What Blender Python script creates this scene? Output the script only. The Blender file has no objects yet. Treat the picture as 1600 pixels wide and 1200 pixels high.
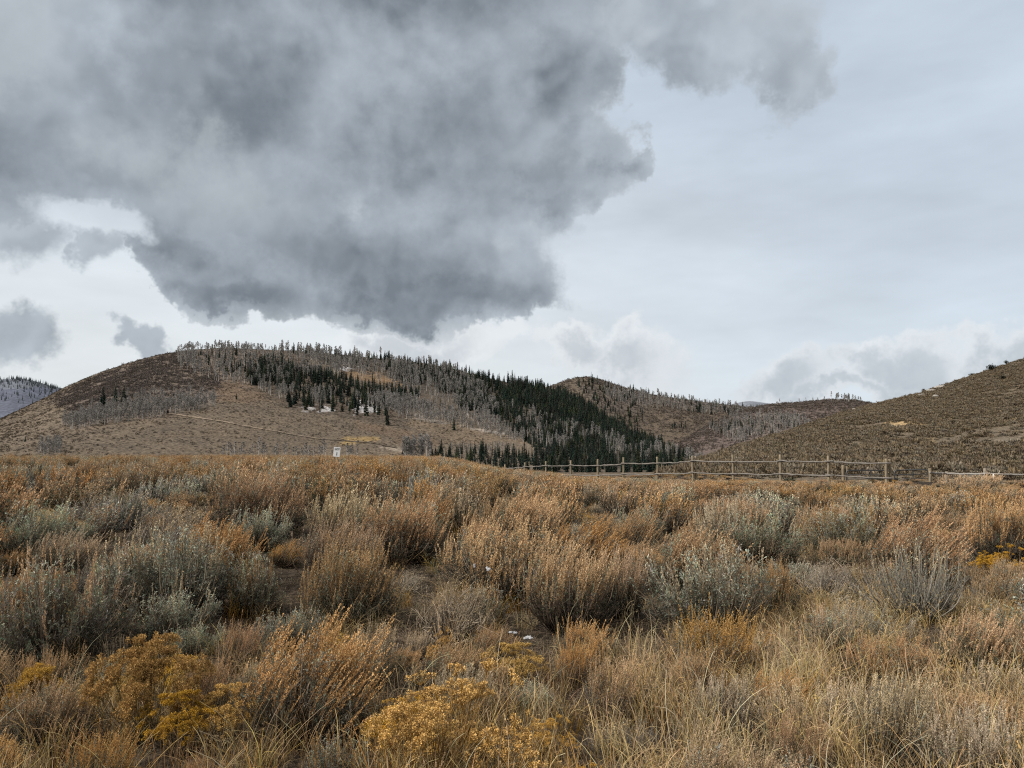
import bpy, math, random
import numpy as np
from mathutils import Vector

scene = bpy.context.scene
COL = scene.collection
F = 1202.0                      # focal length in pixels of the 1600x1200 photograph
CAMZ = 1.65
PITCH = math.atan(100.0 / F)
CP, SP = math.cos(PITCH), math.sin(PITCH)

# ------------------------------------------------------------------ helpers
def ray(px, py):
    x = (np.asarray(px, float) - 800) / F
    u = (600 - np.asarray(py, float)) / F
    return x, CP - u * SP, SP + u * CP

def az_el(px, py):
    x, y, z = ray(px, py)
    return np.arctan2(x, y), z / np.hypot(x, y)

def to_px(x, y, z):
    z = z - CAMZ
    d = y * CP + z * SP
    u = -y * SP + z * CP
    d = np.maximum(d, 0.05)
    return 800 + F * x / d, 600 - F * u / d

def sstep(a, b, x):
    t = np.clip((np.asarray(x, float) - a) / (b - a), 0, 1)
    return t * t * (3 - 2 * t)

_rng0 = np.random.default_rng(7)
_PERM = _rng0.permutation(4096)
_VAL = _rng0.random(4096)
def vnoise(x, y):
    xi = np.floor(x).astype(np.int64); yi = np.floor(y).astype(np.int64)
    fx = x - xi; fy = y - yi
    fx = fx * fx * fx * (fx * (fx * 6 - 15) + 10); fy = fy * fy * fy * (fy * (fy * 6 - 15) + 10)
    def h(a, b):
        return _VAL[_PERM[(a + _PERM[b & 4095]) & 4095]]
    return (h(xi, yi) * (1 - fx) + h(xi + 1, yi) * fx) * (1 - fy) + (h(xi, yi + 1) * (1 - fx) + h(xi + 1, yi + 1) * fx) * fy
def fbm(x, y, o=4):
    s = 0; a = .5; t = 0
    for i in range(o):
        s = s + a * vnoise(x * 2 ** i + 17.3 * i, y * 2 ** i - 9.1 * i); t += a; a *= .5
    return s / t

def norm(v):
    return v / np.maximum(np.linalg.norm(v, axis=-1, keepdims=True), 1e-9)

class Geo:
    def __init__(s):
        s.v = []; s.f = []; s.c = []; s.n = 0
    def add(s, v, f, c):
        if len(v) == 0: return
        s.v.append(np.asarray(v, np.float32)); s.f.append(np.asarray(f, np.int32) + s.n)
        s.c.append(np.broadcast_to(np.asarray(c, np.float32), (len(v), 3))); s.n += len(v)
    def arrays(s):
        return np.concatenate(s.v), np.concatenate(s.f), np.concatenate(s.c)

def mesh_arrays(name, v, f, c, mat, mat_idx=None, loose=None):
    """quads only; loose = extra vertices without faces"""
    me = bpy.data.meshes.new(name)
    nv = len(v)
    allv = v if loose is None else np.concatenate([v, loose])
    me.vertices.add(len(allv)); me.vertices.foreach_set('co', np.ascontiguousarray(allv, np.float32).ravel())
    me.loops.add(f.size); me.loops.foreach_set('vertex_index', np.ascontiguousarray(f, np.int32).ravel())
    me.polygons.add(len(f)); me.polygons.foreach_set('loop_start', np.arange(0, f.size, 4, dtype=np.int32))
    if mat_idx is not None: me.polygons.foreach_set('material_index', np.asarray(mat_idx, np.int32))
    a = me.attributes.new('Col', 'FLOAT_COLOR', 'POINT')
    cc = np.ones((len(allv), 4), np.float32); cc[:nv, :3] = c
    a.data.foreach_set('color', cc.ravel())
    for m in (mat if isinstance(mat, (list, tuple)) else [mat]): me.materials.append(m)
    me.update(calc_edges=True)
    return me

def link(o, parent=None):
    COL.objects.link(o)
    if parent is not None: o.parent = parent
    return o

def tag(o, label=None, cat=None, group=None, kind=None):
    if label: o['label'] = label
    if cat: o['category'] = cat
    if group: o['group'] = group
    if kind: o['kind'] = kind
    return o

def empty(name, loc, rz=0, s=(1, 1, 1)):
    o = bpy.data.objects.new(name, None); o.empty_display_size = .2
    o.location = loc; o.rotation_euler = (0, 0, rz); o.scale = s
    return link(o)

def bez(P0, P1, P2, K):
    t = np.linspace(0, 1, K)[None, :, None]
    return (1 - t) ** 2 * P0[:, None] + 2 * t * (1 - t) * P1[:, None] + t ** 2 * P2[:, None]

def bez_at(P0, P1, P2, t):
    t = t[:, None]
    p = (1 - t) ** 2 * P0 + 2 * t * (1 - t) * P1 + t ** 2 * P2
    d = 2 * (1 - t) * (P1 - P0) + 2 * t * (P2 - P1)
    return p, norm(d)

def tubes(g, C, r, col, rng, sides=3):
    """C (N,K,3) centre lines, r (N,K) radii, col (N,K,3) or (3,)"""
    N, K, _ = C.shape
    T = np.gradient(C, axis=1); T = norm(T)
    ref = norm(rng.normal(size=(N, 1, 3)))
    S = norm(np.cross(T, np.broadcast_to(ref, T.shape))); U = np.cross(T, S)
    a = np.arange(sides) * 2 * np.pi / sides
    V = C[:, :, None] + r[:, :, None, None] * (np.cos(a)[None, None, :, None] * S[:, :, None] + np.sin(a)[None, None, :, None] * U[:, :, None])
    idx = np.arange(N * K * sides).reshape(N, K, sides)
    A = idx[:, :-1]; B = idx[:, 1:]
    f = np.stack([A, np.roll(A, -1, 2), np.roll(B, -1, 2), B], -1).reshape(-1, 4)
    c = np.broadcast_to(np.asarray(col, np.float32), (N, K, 3)) if np.ndim(col) < 3 else col
    c = np.repeat(c[:, :, None], sides, 2).reshape(-1, 3)
    g.add(V.reshape(-1, 3), f, c)

def leaves(g, P, D, L, W, rng, c0, c1, wide=.5):
    """diamond blades from P along D; c0 at base, c1 at the tip (N,3)"""
    N = len(P)
    if N == 0: return
    L = np.broadcast_to(L, (N,))[:, None]; W = np.broadcast_to(W, (N,))[:, None]
    S = norm(np.cross(D, rng.normal(size=(N, 3))))
    m = P + D * L * wide
    V = np.stack([P, m + S * W * .5, P + D * L, m - S * W * .5], 1).reshape(-1, 3)
    f = np.arange(4 * N).reshape(N, 4)
    c0 = np.broadcast_to(c0, (N, 3)); c1 = np.broadcast_to(c1, (N, 3)); cm = (c0 + c1) / 2
    g.add(V, f, np.stack([c0, cm, c1, cm], 1).reshape(-1, 3))

def blades(g, C, W, rng, c):
    """flat ribbons along C (N,K,3), W (N,K)"""
    N, K, _ = C.shape
    T = norm(np.gradient(C, axis=1))
    S = norm(np.cross(T, np.broadcast_to(norm(rng.normal(size=(N, 1, 3)) * [1, 1, .2]), T.shape)))
    V = np.stack([C - S * W[..., None] / 2, C + S * W[..., None] / 2], 2)
    idx = np.arange(N * K * 2).reshape(N, K, 2)
    f = np.stack([idx[:, :-1, 0], idx[:, :-1, 1], idx[:, 1:, 1], idx[:, 1:, 0]], -1).reshape(-1, 4)
    g.add(V.reshape(-1, 3), f, np.repeat(c[:, :, None], 2, 2).reshape(-1, 3))

# ------------------------------------------------------------------ node helpers
class Nd:
    """tiny expression builder on top of shader math nodes"""
    def __init__(s, nt, sock): s.nt, s.k = nt, sock
    def _m(s, op, *a, clamp=False):
        n = s.nt.nodes.new('ShaderNodeMath'); n.operation = op; n.use_clamp = clamp
        for i, v in enumerate((s,) + a):
            if isinstance(v, Nd): s.nt.links.new(v.k, n.inputs[i])
            else: n.inputs[i].default_value = v
        return Nd(s.nt, n.outputs[0])
    def __add__(s, o): return s._m('ADD', o)
    __radd__ = __add__
    def __sub__(s, o): return s._m('SUBTRACT', o)
    def __rsub__(s, o): return (s * -1.0)._m('ADD', o)
    def __mul__(s, o): return s._m('MULTIPLY', o)
    __rmul__ = __mul__
    def __truediv__(s, o): return s._m('DIVIDE', o)
    def pw(s, o): return s._m('POWER', o)
    def mx(s, o): return s._m('MAXIMUM', o)
    def mn(s, o): return s._m('MINIMUM', o)
    def smax(s, o, k): return s._m('SMOOTH_MAX', o, k)
    def cl(s): return s._m('ADD', 0.0, clamp=True)
    def ss(s, a, b):
        n = s.nt.nodes.new('ShaderNodeMapRange'); n.interpolation_type = 'SMOOTHSTEP'
        s.nt.links.new(s.k, n.inputs[0]); n.inputs[1].default_value = a; n.inputs[2].default_value = b
        return Nd(s.nt, n.outputs[0])

def mixc(nt, fac, a, b, mode='MIX'):
    n = nt.nodes.new('ShaderNodeMix'); n.data_type = 'RGBA'; n.blend_type = mode
    for i, v in ((0, fac), (6, a), (7, b)):
        if isinstance(v, Nd): nt.links.new(v.k, n.inputs[i])
        elif hasattr(v, 'is_output'): nt.links.new(v, n.inputs[i])
        else: n.inputs[i].default_value = v if i == 0 else (*v, 1)
    return n.outputs[2]

def noise(nt, vec, scale, detail=5, rough=.55, out=0, dist=0):
    n = nt.nodes.new('ShaderNodeTexNoise'); n.inputs['Scale'].default_value = scale
    n.inputs['Detail'].default_value = detail; n.inputs['Roughness'].default_value = rough; n.inputs['Distortion'].default_value = dist
    if vec is not None: nt.links.new(vec, n.inputs['Vector'])
    return n.outputs[out]

def new_mat(name):
    m = bpy.data.materials.new(name); m.use_nodes = True
    nt = m.node_tree; nt.nodes.clear()
    o = nt.nodes.new('ShaderNodeOutputMaterial')
    return m, nt, o

def plant_mat(name, transl=.25, hue=.03, val=.35, sat=.2, gain=1.0):
    """colour from the mesh's Col attribute, varied per plant and along the plant"""
    m, nt, o = new_mat(name)
    at = nt.nodes.new('ShaderNodeAttribute'); at.attribute_name = 'Col'
    oi = nt.nodes.new('ShaderNodeObjectInfo')
    rnd = Nd(nt, oi.outputs['Random'])
    tc = nt.nodes.new('ShaderNodeNewGeometry')
    nz = Nd(nt, noise(nt, tc.outputs['Position'], 2.3, 3, .6))
    hs = nt.nodes.new('ShaderNodeHueSaturation')
    nt.links.new(at.outputs['Color'], hs.inputs['Color'])
    r2 = (rnd * 7.31)._m('FRACT'); r3 = (rnd * 13.7)._m('FRACT')
    nt.links.new((.5 - hue + rnd * (2 * hue)).k, hs.inputs['Hue'])
    nt.links.new((1 - sat + r2 * (2 * sat)).k, hs.inputs['Saturation'])
    nt.links.new((((r3 - .5) * val + 1.0) * (nz * .8 + .6) * gain).k, hs.inputs['Value'])
    d = nt.nodes.new('ShaderNodeBsdfDiffuse'); nt.links.new(hs.outputs[0], d.inputs[0])
    if transl > 0:
        t = nt.nodes.new('ShaderNodeBsdfTranslucent'); nt.links.new(hs.outputs[0], t.inputs[0])
        mx = nt.nodes.new('ShaderNodeMixShader'); mx.inputs[0].default_value = transl
        nt.links.new(d.outputs[0], mx.inputs[1]); nt.links.new(t.outputs[0], mx.inputs[2])
        nt.links.new(mx.outputs[0], o.inputs[0])
    else: nt.links.new(d.outputs[0], o.inputs[0])
    return m

def hill_mat(name, scale=.35, bump=1.0, contrast=.55, tint=(.9, .85, .8)):
    m, nt, o = new_mat(name)
    at = nt.nodes.new('ShaderNodeAttribute'); at.attribute_name = 'Col'
    geo = nt.nodes.new('ShaderNodeNewGeometry'); P = geo.outputs['Position']
    n1 = Nd(nt, noise(nt, P, scale, 6, .65)); n2 = Nd(nt, noise(nt, P, scale * .12, 5, .6)); n3 = Nd(nt, noise(nt, P, scale * 2.7, 2, .5))
    vor = nt.nodes.new('ShaderNodeTexVoronoi'); vor.inputs['Scale'].default_value = scale * 1.3; nt.links.new(P, vor.inputs['Vector'])
    vd = Nd(nt, vor.outputs['Distance'])
    k = (n1.ss(.3, .7) * .6 + vd.ss(.1, .7) * .4 + (n3 - .5) * .5)
    f = (k * contrast * 2 + (1.0 - contrast)) * (n2 * 1.0 + .5)
    c = mixc(nt, 1.0, at.outputs['Color'], (1, 1, 1), 'MULTIPLY')
    sc = nt.nodes.new('ShaderNodeVectorMath'); sc.operation = 'SCALE'; nt.links.new(c, sc.inputs[0]); nt.links.new(f.k, sc.inputs['Scale'])
    c2 = mixc(nt, n2.ss(.45, .65) * .5, sc.outputs[0], mixc(nt, 1.0, sc.outputs[0], tint, 'MULTIPLY'))
    b = nt.nodes.new('ShaderNodeBsdfPrincipled'); nt.links.new(c2, b.inputs['Base Color']); b.inputs['Roughness'].default_value = .95
    b.inputs['Specular IOR Level'].default_value = .1
    bp = nt.nodes.new('ShaderNodeBump'); bp.inputs['Strength'].default_value = bump; bp.inputs['Distance'].default_value = 1.2
    nt.links.new((n1 * .8 - vd * .4).k, bp.inputs['Height']); nt.links.new(bp.outputs[0], b.inputs['Normal'])
    nt.links.new(b.outputs[0], o.inputs[0])
    return m

def simple_mat(name, col, rough=.8, var=.35, scale=8, stretch=(1, 1, 1), metallic=0, col2=None):
    m, nt, o = new_mat(name)
    tc = nt.nodes.new('ShaderNodeTexCoord')
    mp = nt.nodes.new('ShaderNodeMapping'); mp.inputs['Scale'].default_value = stretch; nt.links.new(tc.outputs['Object'], mp.inputs[0])
    n1 = Nd(nt, noise(nt, mp.outputs[0], scale, 6, .65))
    c2 = col2 or tuple(x * (1 - var) for x in col)
    c = mixc(nt, n1.ss(.35, .65), c2, col)
    b = nt.nodes.new('ShaderNodeBsdfPrincipled'); nt.links.new(c, b.inputs['Base Color']); b.inputs['Roughness'].default_value = rough
    b.inputs['Metallic'].default_value = metallic
    bp = nt.nodes.new('ShaderNodeBump'); bp.inputs['Strength'].default_value = .5; bp.inputs['Distance'].default_value = .01
    nt.links.new(n1.k, bp.inputs['Height']); nt.links.new(bp.outputs[0], b.inputs['Normal'])
    nt.links.new(b.outputs[0], o.inputs[0])
    return m

# ------------------------------------------------------------------ camera
cam = bpy.data.cameras.new('camera'); co = link(bpy.data.objects.new('camera', cam))
cam.sensor_width = 36; cam.lens = 36 * F / 1600
cam.clip_end = 30000; cam.clip_start = .05
co.location = (0, 0, CAMZ); co.rotation_euler = (math.pi / 2 + PITCH, 0, 0)
scene.camera = co
scene.view_settings.view_transform = 'Standard'; scene.view_settings.look = 'None'
scene.view_settings.exposure = 0
scene.cycles.max_bounces = 4; scene.cycles.diffuse_bounces = 2; scene.cycles.transparent_max_bounces = 4
scene.cycles.caustics_reflective = False; scene.cycles.caustics_refractive = False
scene.cycles.use_adaptive_sampling = True; scene.cycles.adaptive_threshold = .015; scene.cycles.use_denoising = False; scene.cycles.pixel_filter_type = 'BLACKMAN_HARRIS'; scene.cycles.filter_width = 1.15

# ------------------------------------------------------------------ world: Nishita sky behind broken cloud
SUN_EL, SUN_AZ = math.radians(44), math.radians(-106)      # sun high, left of the view, behind the cloud
def build_world():
    w = bpy.data.worlds.new('World'); scene.world = w; w.use_nodes = True; w.cycles.sampling_method = 'NONE'
    nt = w.node_tree; nt.nodes.clear()
    out = nt.nodes.new('ShaderNodeOutputWorld'); bg = nt.nodes.new('ShaderNodeBackground')
    STR = .1; bg.inputs[1].default_value = STR
    sky = nt.nodes.new('ShaderNodeTexSky'); sky.sky_type = 'NISHITA'; sky.sun_disc = False
    sky.sun_elevation = SUN_EL; sky.sun_rotation = SUN_AZ
    tc = nt.nodes.new('ShaderNodeTexCoord'); d = tc.outputs['Generated']
    sp = nt.nodes.new('ShaderNodeSeparateXYZ'); nt.links.new(d, sp.inputs[0])
    x, y, z = (Nd(nt, sp.outputs[i]) for i in range(3))
    u0 = x._m('ARCTAN2', y); v0 = z._m('ARCSINE')
    # turbulent displacement of the outlines
    def sep(sock):
        s = nt.nodes.new('ShaderNodeSeparateColor'); nt.links.new(sock, s.inputs[0]); return [Nd(nt, s.outputs[i]) - .5 for i in range(3)]
    w1 = sep(noise(nt, d, 4.2, 1, .5, 1)); w2 = sep(noise(nt, d, 11, 5, .66, 1))
    u = u0 + w1[0] * .15 + w2[0] * .15; v = v0 + w1[1] * .10 + w2[1] * .12
    def ell(px, py, a, b, rot=0, uu=u, vv=v):
        ca, ce = az_el(px, py); ce = math.atan(ce)
        du = uu - float(ca); dv = vv - float(ce)
        r = math.radians(rot); c, s = math.cos(r), math.sin(r)
        p = (du * c + dv * s) * (F / a); q = (dv * c - du * s) * (F / b)
        return 1.0 - (p * p + q * q).pw(.5)
    def union(lst, k=.18):
        r = ell(*lst[0])
        for e in lst[1:]: r = r.smax(ell(*e), k)
        return r
    fb = Nd(nt, noise(nt, d, 7.5, 7, .64)) - .5           # billow
    fb2 = Nd(nt, noise(nt, d, 22, 4, .62)) - .5
    fl = Nd(nt, noise(nt, d, 2.6, 1, .5)) - .5
    wv = nt.nodes.new('ShaderNodeVectorMath'); wv.operation = 'MULTIPLY_ADD'; wn = noise(nt, d, 9, 3, .6, 1); nt.links.new(wn, wv.inputs[0]); wv.inputs[1].default_value = (.13, .13, .13); nt.links.new(d, wv.inputs[2])
    def billow(off):
        ad = nt.nodes.new('ShaderNodeVectorMath'); ad.operation = 'ADD'; nt.links.new(wv.outputs[0], ad.inputs[0]); ad.inputs[1].default_value = off
        vo = nt.nodes.new('ShaderNodeTexVoronoi'); vo.feature = 'SMOOTH_F1'; nt.links.new(ad.outputs[0], vo.inputs['Vector'])
        vo.inputs['Scale'].default_value = 7.0; vo.inputs['Detail'].default_value = 2.0; vo.inputs['Roughness'].default_value = .5; vo.inputs['Smoothness'].default_value = .55
        return .62 - Nd(nt, vo.outputs['Distance'])
    bl = billow((0, 0, 0)); bl2 = billow((-.012, 0, .02)); relief = bl - bl2
    big = union([(330, 150, 520, 260, 0), (700, 210, 290, 220, 0), (560, 395, 330, 125, -5), (890, 250, 130, 95, 8), (860, 120, 120, 130, 0),
                 (690, 450, 180, 75, 0), (270, 380, 150, 75, -25), (-150, 120, 350, 240, 0), (620, -60, 420, 160, 0), (630, 470, 265, 60, 0), (750, 472, 90, 58, 0), (955, 243, 80, 36, 4), (900, 300, 80, 50, 35), (360, 450, 150, 50, -12)])
    bigd = big + fb * .40 + bl * .42 + fb2 * .2
    top = union([(1140, 40, 190, 85, 0), (1235, 90, 85, 60, 20), (960, -40, 200, 90, 0), (1100, 60, 120, 70, 0)])
    topd = top + fb * .5 + bl * .4 + fb2 * .2
    frag = union([(0, 345, 95, 85, 0), (120, 385, 62, 46, -20), (40, 540, 85, 55, 0), (240, 535, 60, 34, -30)], .05)
    fragd = frag + fb * .4 + bl * .35 + fb2 * .2
    low = union([(985, 560, 115, 75, 0), (1245, 580, 125, 56, 0), (1395, 565, 100, 60, 0), (1580, 540, 110, 55, 0), (880, 560, 110, 55, 0), (640, 545, 190, 40, 0), (1330, 610, 160, 30, 0)], .06)
    lowd = low + fb * .35 + bl * .45 + fb2 * .25
    hole = ell(125, 325, 115, 42, -8) + fb * .5 + fb2 * .2
    # high veil that whitens the whole sky
    right = u0.ss(-.2, .5); hor = v0.ss(.5, .0)
    vm = nt.nodes.new('ShaderNodeMapping'); vm.inputs['Scale'].default_value = (1, 1, 3.2); vm.inputs['Rotation'].default_value = (0, math.radians(24), 0); nt.links.new(d, vm.inputs[0])
    veil_n = Nd(nt, noise(nt, vm.outputs[0], 3.4, 4, .6))
    vy = veil_n * .5 + .77
    def scale(c, f):
        n = nt.nodes.new('ShaderNodeVectorMath'); n.operation = 'SCALE'
        if isinstance(c, tuple): n.inputs[0].default_value = c
        else: nt.links.new(c, n.inputs[0])
        if isinstance(f, Nd): nt.links.new(f.k, n.inputs['Scale'])
        else: n.inputs['Scale'].default_value = f
        return n.outputs[0]
    K = 1 / STR
    veil = mixc(nt, hor * .8, (.575 * K, .655 * K, .745 * K), (.68 * K, .75 * K, .81 * K))
    veil = mixc(nt, (1.0 - right) * hor, veil, (.80 * K, .835 * K, .85 * K))
    veil = scale(veil, vy)
    base = mixc(nt, .9, sky.outputs[0], veil)
    # low pale cumulus
    lm = lowd.ss(.0, .26)
    lshade = (lowd.ss(.2, .7) * .55 + (v0.ss(.17, .06)) * .25 + fb2 * .6 + fb * .3 - relief * .3)
    lc = mixc(nt, lshade.cl(), (.82 * K, .855 * K, .88 * K), (.38 * K, .425 * K, .48 * K))
    base = mixc(nt, lm * .72, base, lc)
    # dark cumulus
    dens = bigd.smax(topd, .1)
    m = bigd.ss(-.02, .15) * (bigd.ss(.0, .5).mx(v0.ss(.10, .19)))
    mt = topd.ss(-.05, .36) * .95
    mf = fragd.ss(-.05, .4) * .85
    mm = m.mx(mt).mx(mf)
    mm = mm * (1.0 - hole.ss(.1, .6) * .85)
    thick = bigd.ss(.02, .85)
    under = v0.ss(.34, .12) * u0.ss(-.5, -.2)
    sh = thick * .42 + under * .24 + fl * .55 + fb * .75 + fb2 * .28 + w2[2] * .28 - relief * .75 + .38
    cc = mixc(nt, sh.cl(), (.53 * K, .595 * K, .662 * K), (.19 * K, .223 * K, .259 * K))
    edge = (1.0 - bigd.ss(.0, .22)) * m
    cc = mixc(nt, edge * .4, cc, (.60 * K, .645 * K, .68 * K))
    brk = (w1[2] * 1.3 + fb * .9 + fb2 * .35).ss(.10, .36) * v0.ss(.2, .32)
    cc = mixc(nt, brk * .45, cc, (.60 * K, .655 * K, .70 * K))
    colr = mixc(nt, mm, base, cc)
    below = z.ss(.0, -.05)
    ground = (.16 * K, .14 * K, .12 * K)
    colr = mixc(nt, below, colr, ground)
    nt.links.new(colr, bg.inputs[0])
    # behind and above the viewer: plain broken overcast
    bg2 = nt.nodes.new('ShaderNodeBackground'); bg2.inputs[1].default_value = STR
    rest = mixc(nt, .85, sky.outputs[0], (.60 * K, .60 * K, .595 * K))
    nt.links.new(mixc(nt, below, rest, ground), bg2.inputs[0])
    front = y.ss(.40, .56) * (1.0 - z.ss(.66, .78))
    ms = nt.nodes.new('ShaderNodeMixShader'); nt.links.new(front.cl().k, ms.inputs[0])
    nt.links.new(bg2.outputs[0], ms.inputs[1]); nt.links.new(bg.outputs[0], ms.inputs[2]); nt.links.new(ms.outputs[0], out.inputs[0])
build_world()
sun = bpy.data.lights.new('sun', 'SUN'); so = link(bpy.data.objects.new('sun', sun))
sun.energy = 5.0; sun.angle = math.radians(5); sun.color = (1, .94, .86)
sd = Vector((math.sin(SUN_AZ) * math.cos(SUN_EL), math.cos(SUN_AZ) * math.cos(SUN_EL), math.sin(SUN_EL)))
so.rotation_euler = sd.to_track_quat('Z', 'Y').to_euler(); so.location = (-30, 20, 40)

# ------------------------------------------------------------------ terrain
def meadow(x, y):
    x = np.asarray(x, float); y = np.asarray(y, float)
    r = np.hypot(x, y); az = np.arctan2(x, y)
    z = .22 * (fbm(x * .14 + 3, y * .14, 3) - .5) * sstep(2, 9, r) + .07 * (fbm(x * .9, y * .9, 2) - .5)
    c = sstep(-.12, .03, az) * (1 - sstep(.12, .42, az) * .85)
    z = z - .62 * c * np.clip(r / 56, 0, 1.3) ** 1.6
    z = z - .85 * sstep(37, 46, y) * sstep(.22, .34, az)
    z = z + .12 * sstep(30, 80, r) * sstep(-.05, -.2, az)
    edge = 62 + 30 * sstep(0, -.12, az)
    d = np.maximum(r - edge, 0)
    drop = 13 * (1 - np.exp(-(d / 75) ** 2)) * (1 - sstep(.22, .36, az) * .8)
    return z - drop

class Hill:
    def __init__(s, ridge, R, B, base_y, pw=1.6, rough=2.0, nsc=.012, back=.18):
        px, py = np.array(ridge, float).T
        s.az, s.el = az_el(px, py)
        o = np.argsort(s.az); s.az, s.el = s.az[o], s.el[o]
        rp, rv = np.array(R, float).T; s.Raz = az_el(rp, rp * 0 + 680)[0]; s.Rv = rv
        bp, bv = np.array(B, float).T; s.Baz = az_el(bp, bp * 0 + 700)[0]; s.Bv = bv
        s.eb = float(az_el(800, base_y)[1]); s.pw, s.rough, s.nsc, s.back = pw, rough, nsc, back
    def ER(s, a): 
        d = .006
        return (np.interp(a - d, s.az, s.el) + 2 * np.interp(a, s.az, s.el) + np.interp(a + d, s.az, s.el)) / 4
    def R(s, a): return np.interp(a, s.Raz, s.Rv)
    def B(s, a): return np.interp(a, s.Baz, s.Bv)
    def h(s, x, y):
        a = np.arctan2(x, y); r = np.hypot(x, y)
        return s.h_polar(a, r)
    def h_polar(s, a, r):
        R, B, er = s.R(a), s.B(a), s.ER(a)
        eb = np.minimum(s.eb, er - .002)
        t = (r - B) / (R - B)
        tc = np.clip(t, -.4, 1)
        sv = np.where(tc > 0, 1 - (1 - np.maximum(tc, 0)) ** s.pw, tc * s.pw)
        e = eb + (er - eb) * sv
        rr = np.minimum(r, R)
        z = CAMZ + rr * e
        d = np.maximum(r - R, 0)
        z = z + d * er * .3 - s.back * d * d / (d + 60)
        n = fbm(a * r * s.nsc + 31, r * s.nsc * .6, 4) - .5
        return z + n * s.rough * (.25 + np.sin(np.clip(t, 0, 1) * np.pi))
    def at(s, px, py):
        """world point on the hillside that the direction of pixel (px,py) meets"""
        a, e = az_el(px, py); er = s.ER(a)
        eb = np.minimum(s.eb, er - .002)
        sv = np.clip((e - eb) / (er - eb), 0, 1)
        t = 1 - (1 - sv) ** (1 / s.pw)
        r = s.B(a) + t * (s.R(a) - s.B(a))
        x, y = r * np.sin(a), r * np.cos(a)
        return x, y, s.h_polar(a, r)
    def mesh(s, name, px0, px1, na, nr, colf, mat, t0=-.35, t1=1.5):
        a0, a1 = az_el(px0, 690)[0], az_el(px1, 690)[0]
        A = np.linspace(a0, a1, na)[:, None]; T = np.concatenate([np.linspace(t0, 1, int(nr * .85)), np.linspace(1, t1, nr - int(nr * .85) + 1)[1:]])[None]
        r = np.maximum(s.B(A) + T * (s.R(A) - s.B(A)), s.B(A) * (.8 + .15 * (T - t0))); A = A + 0 * r
        x, y, z = r * np.sin(A), r * np.cos(A), s.h_polar(A, r)
        v = np.stack([x, y, z], -1).reshape(-1, 3)
        i = np.arange(na * nr).reshape(na, nr)
        f = np.stack([i[:-1, :-1], i[1:, :-1], i[1:, 1:], i[:-1, 1:]], -1).reshape(-1, 4)
        c = colf(v)
        o = link(bpy.data.objects.new(name, mesh_arrays(name, v, f, c, mat)))
        return tag(o, kind='structure')

def inpoly(px, py, poly):
    ins = np.zeros(np.shape(px), bool); n = len(poly)
    for i in range(n):
        x1, y1 = poly[i]; x2, y2 = poly[(i + 1) % n]
        c = ((y1 > py) != (y2 > py))
        with np.errstate(divide='ignore', invalid='ignore'):
            xi = (x2 - x1) * (py - y1) / (y2 - y1 + 1e-12) + x1
        ins ^= c & (px < xi)
    return ins

def paint(v, base, zones, warp=7):
    """ground cover by area of the hillside; each zone edge is broken up by noise in world units"""
    x, y, z = v.T; px, py = to_px(x, y, z)
    n1 = fbm(x * .02, y * .02, 3) - .5; n2 = fbm(x * .02 + 50, y * .02 + 9, 3) - .5
    n3 = fbm(x * .12, y * .12, 3) - .5; n4 = fbm(x * .12 + 5, y * .12 + 77, 3) - .5
    qx = px + n1 * warp * 5 + n3 * warp * 3; qy = py + n2 * warp * 2 + n4 * warp * 1.2
    c = np.broadcast_to(np.array(base, float), (len(v), 3)).copy()
    big = fbm(x * .006 + 4, y * .006, 4)[:, None]
    c *= .8 + .4 * big
    for poly, col, k in zones:
        acc = 0
        for j in range(5):
            jx, jy = (fbm(x * .3 + j * 13, y * .3, 2) - .5) * warp * 2, (fbm(x * .3, y * .3 + j * 19, 2) - .5) * warp
            acc = acc + inpoly(qx + jx, qy + jy, poly)
        w = (acc / 5 * k)[:, None]
        c = c * (1 - w) + np.array(col) * w
    return c.astype(np.float32)

MAIN = Hill([(-400, 730), (-150, 690), (0, 655), (60, 627), (100, 606), (150, 584), (200, 567), (250, 554), (300, 547), (350, 544), (400, 546), (450, 548), (500, 551), (560, 557), (620, 562), (680, 570), (720, 579), (760, 590), (800, 599), (840, 605), (880, 613), (930, 640), (985, 672), (1050, 702), (1090, 722), (1150, 745), (1250, 790)],
            [(-400, 800), (0, 880), (300, 1020), (700, 1080), (870, 950), (985, 780), (1060, 640), (1120, 560), (1300, 520)],
            [(-400, 330), (300, 360), (800, 380), (1100, 370), (1300, 360)], 738, 1.55, 7, .01)
SECOND = Hill([(700, 640), (820, 612), (860, 603), (890, 592), (915, 588), (940, 593), (980, 606), (1020, 617), (1060, 622), (1100, 628), (1150, 634), (1190, 638), (1240, 644), (1300, 652), (1450, 680)],
              [(700, 1650), (1450, 1650)], [(700, 1000), (1450, 950)], 725, 1.4, 14, .008)
THIRD = Hill([(1000, 712), (1060, 690), (1110, 662), (1160, 641), (1200, 632), (1255, 628), (1300, 624), (1335, 625), (1400, 640), (1600, 660)],
             [(1000, 1250), (1600, 1250)], [(1000, 760), (1600, 760)], 722, 1.5, 10, .01)
FARBUMP = Hill([(1050, 645), (1130, 634), (1170, 626), (1215, 632), (1300, 648)], [(1050, 4000), (1300, 4000)], [(1050, 3000), (1300, 3000)], 690, 1.5, 14, .004)
LEFTM = Hill([(-500, 570), (-200, 580), (-60, 586), (0, 593), (25, 590), (50, 593), (80, 603), (110, 609), (160, 625), (260, 650), (420, 680)], [(-500, 3200), (420, 3200)], [(-500, 2000), (420, 2000)], 700, 1.4, 26, .004)
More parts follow.
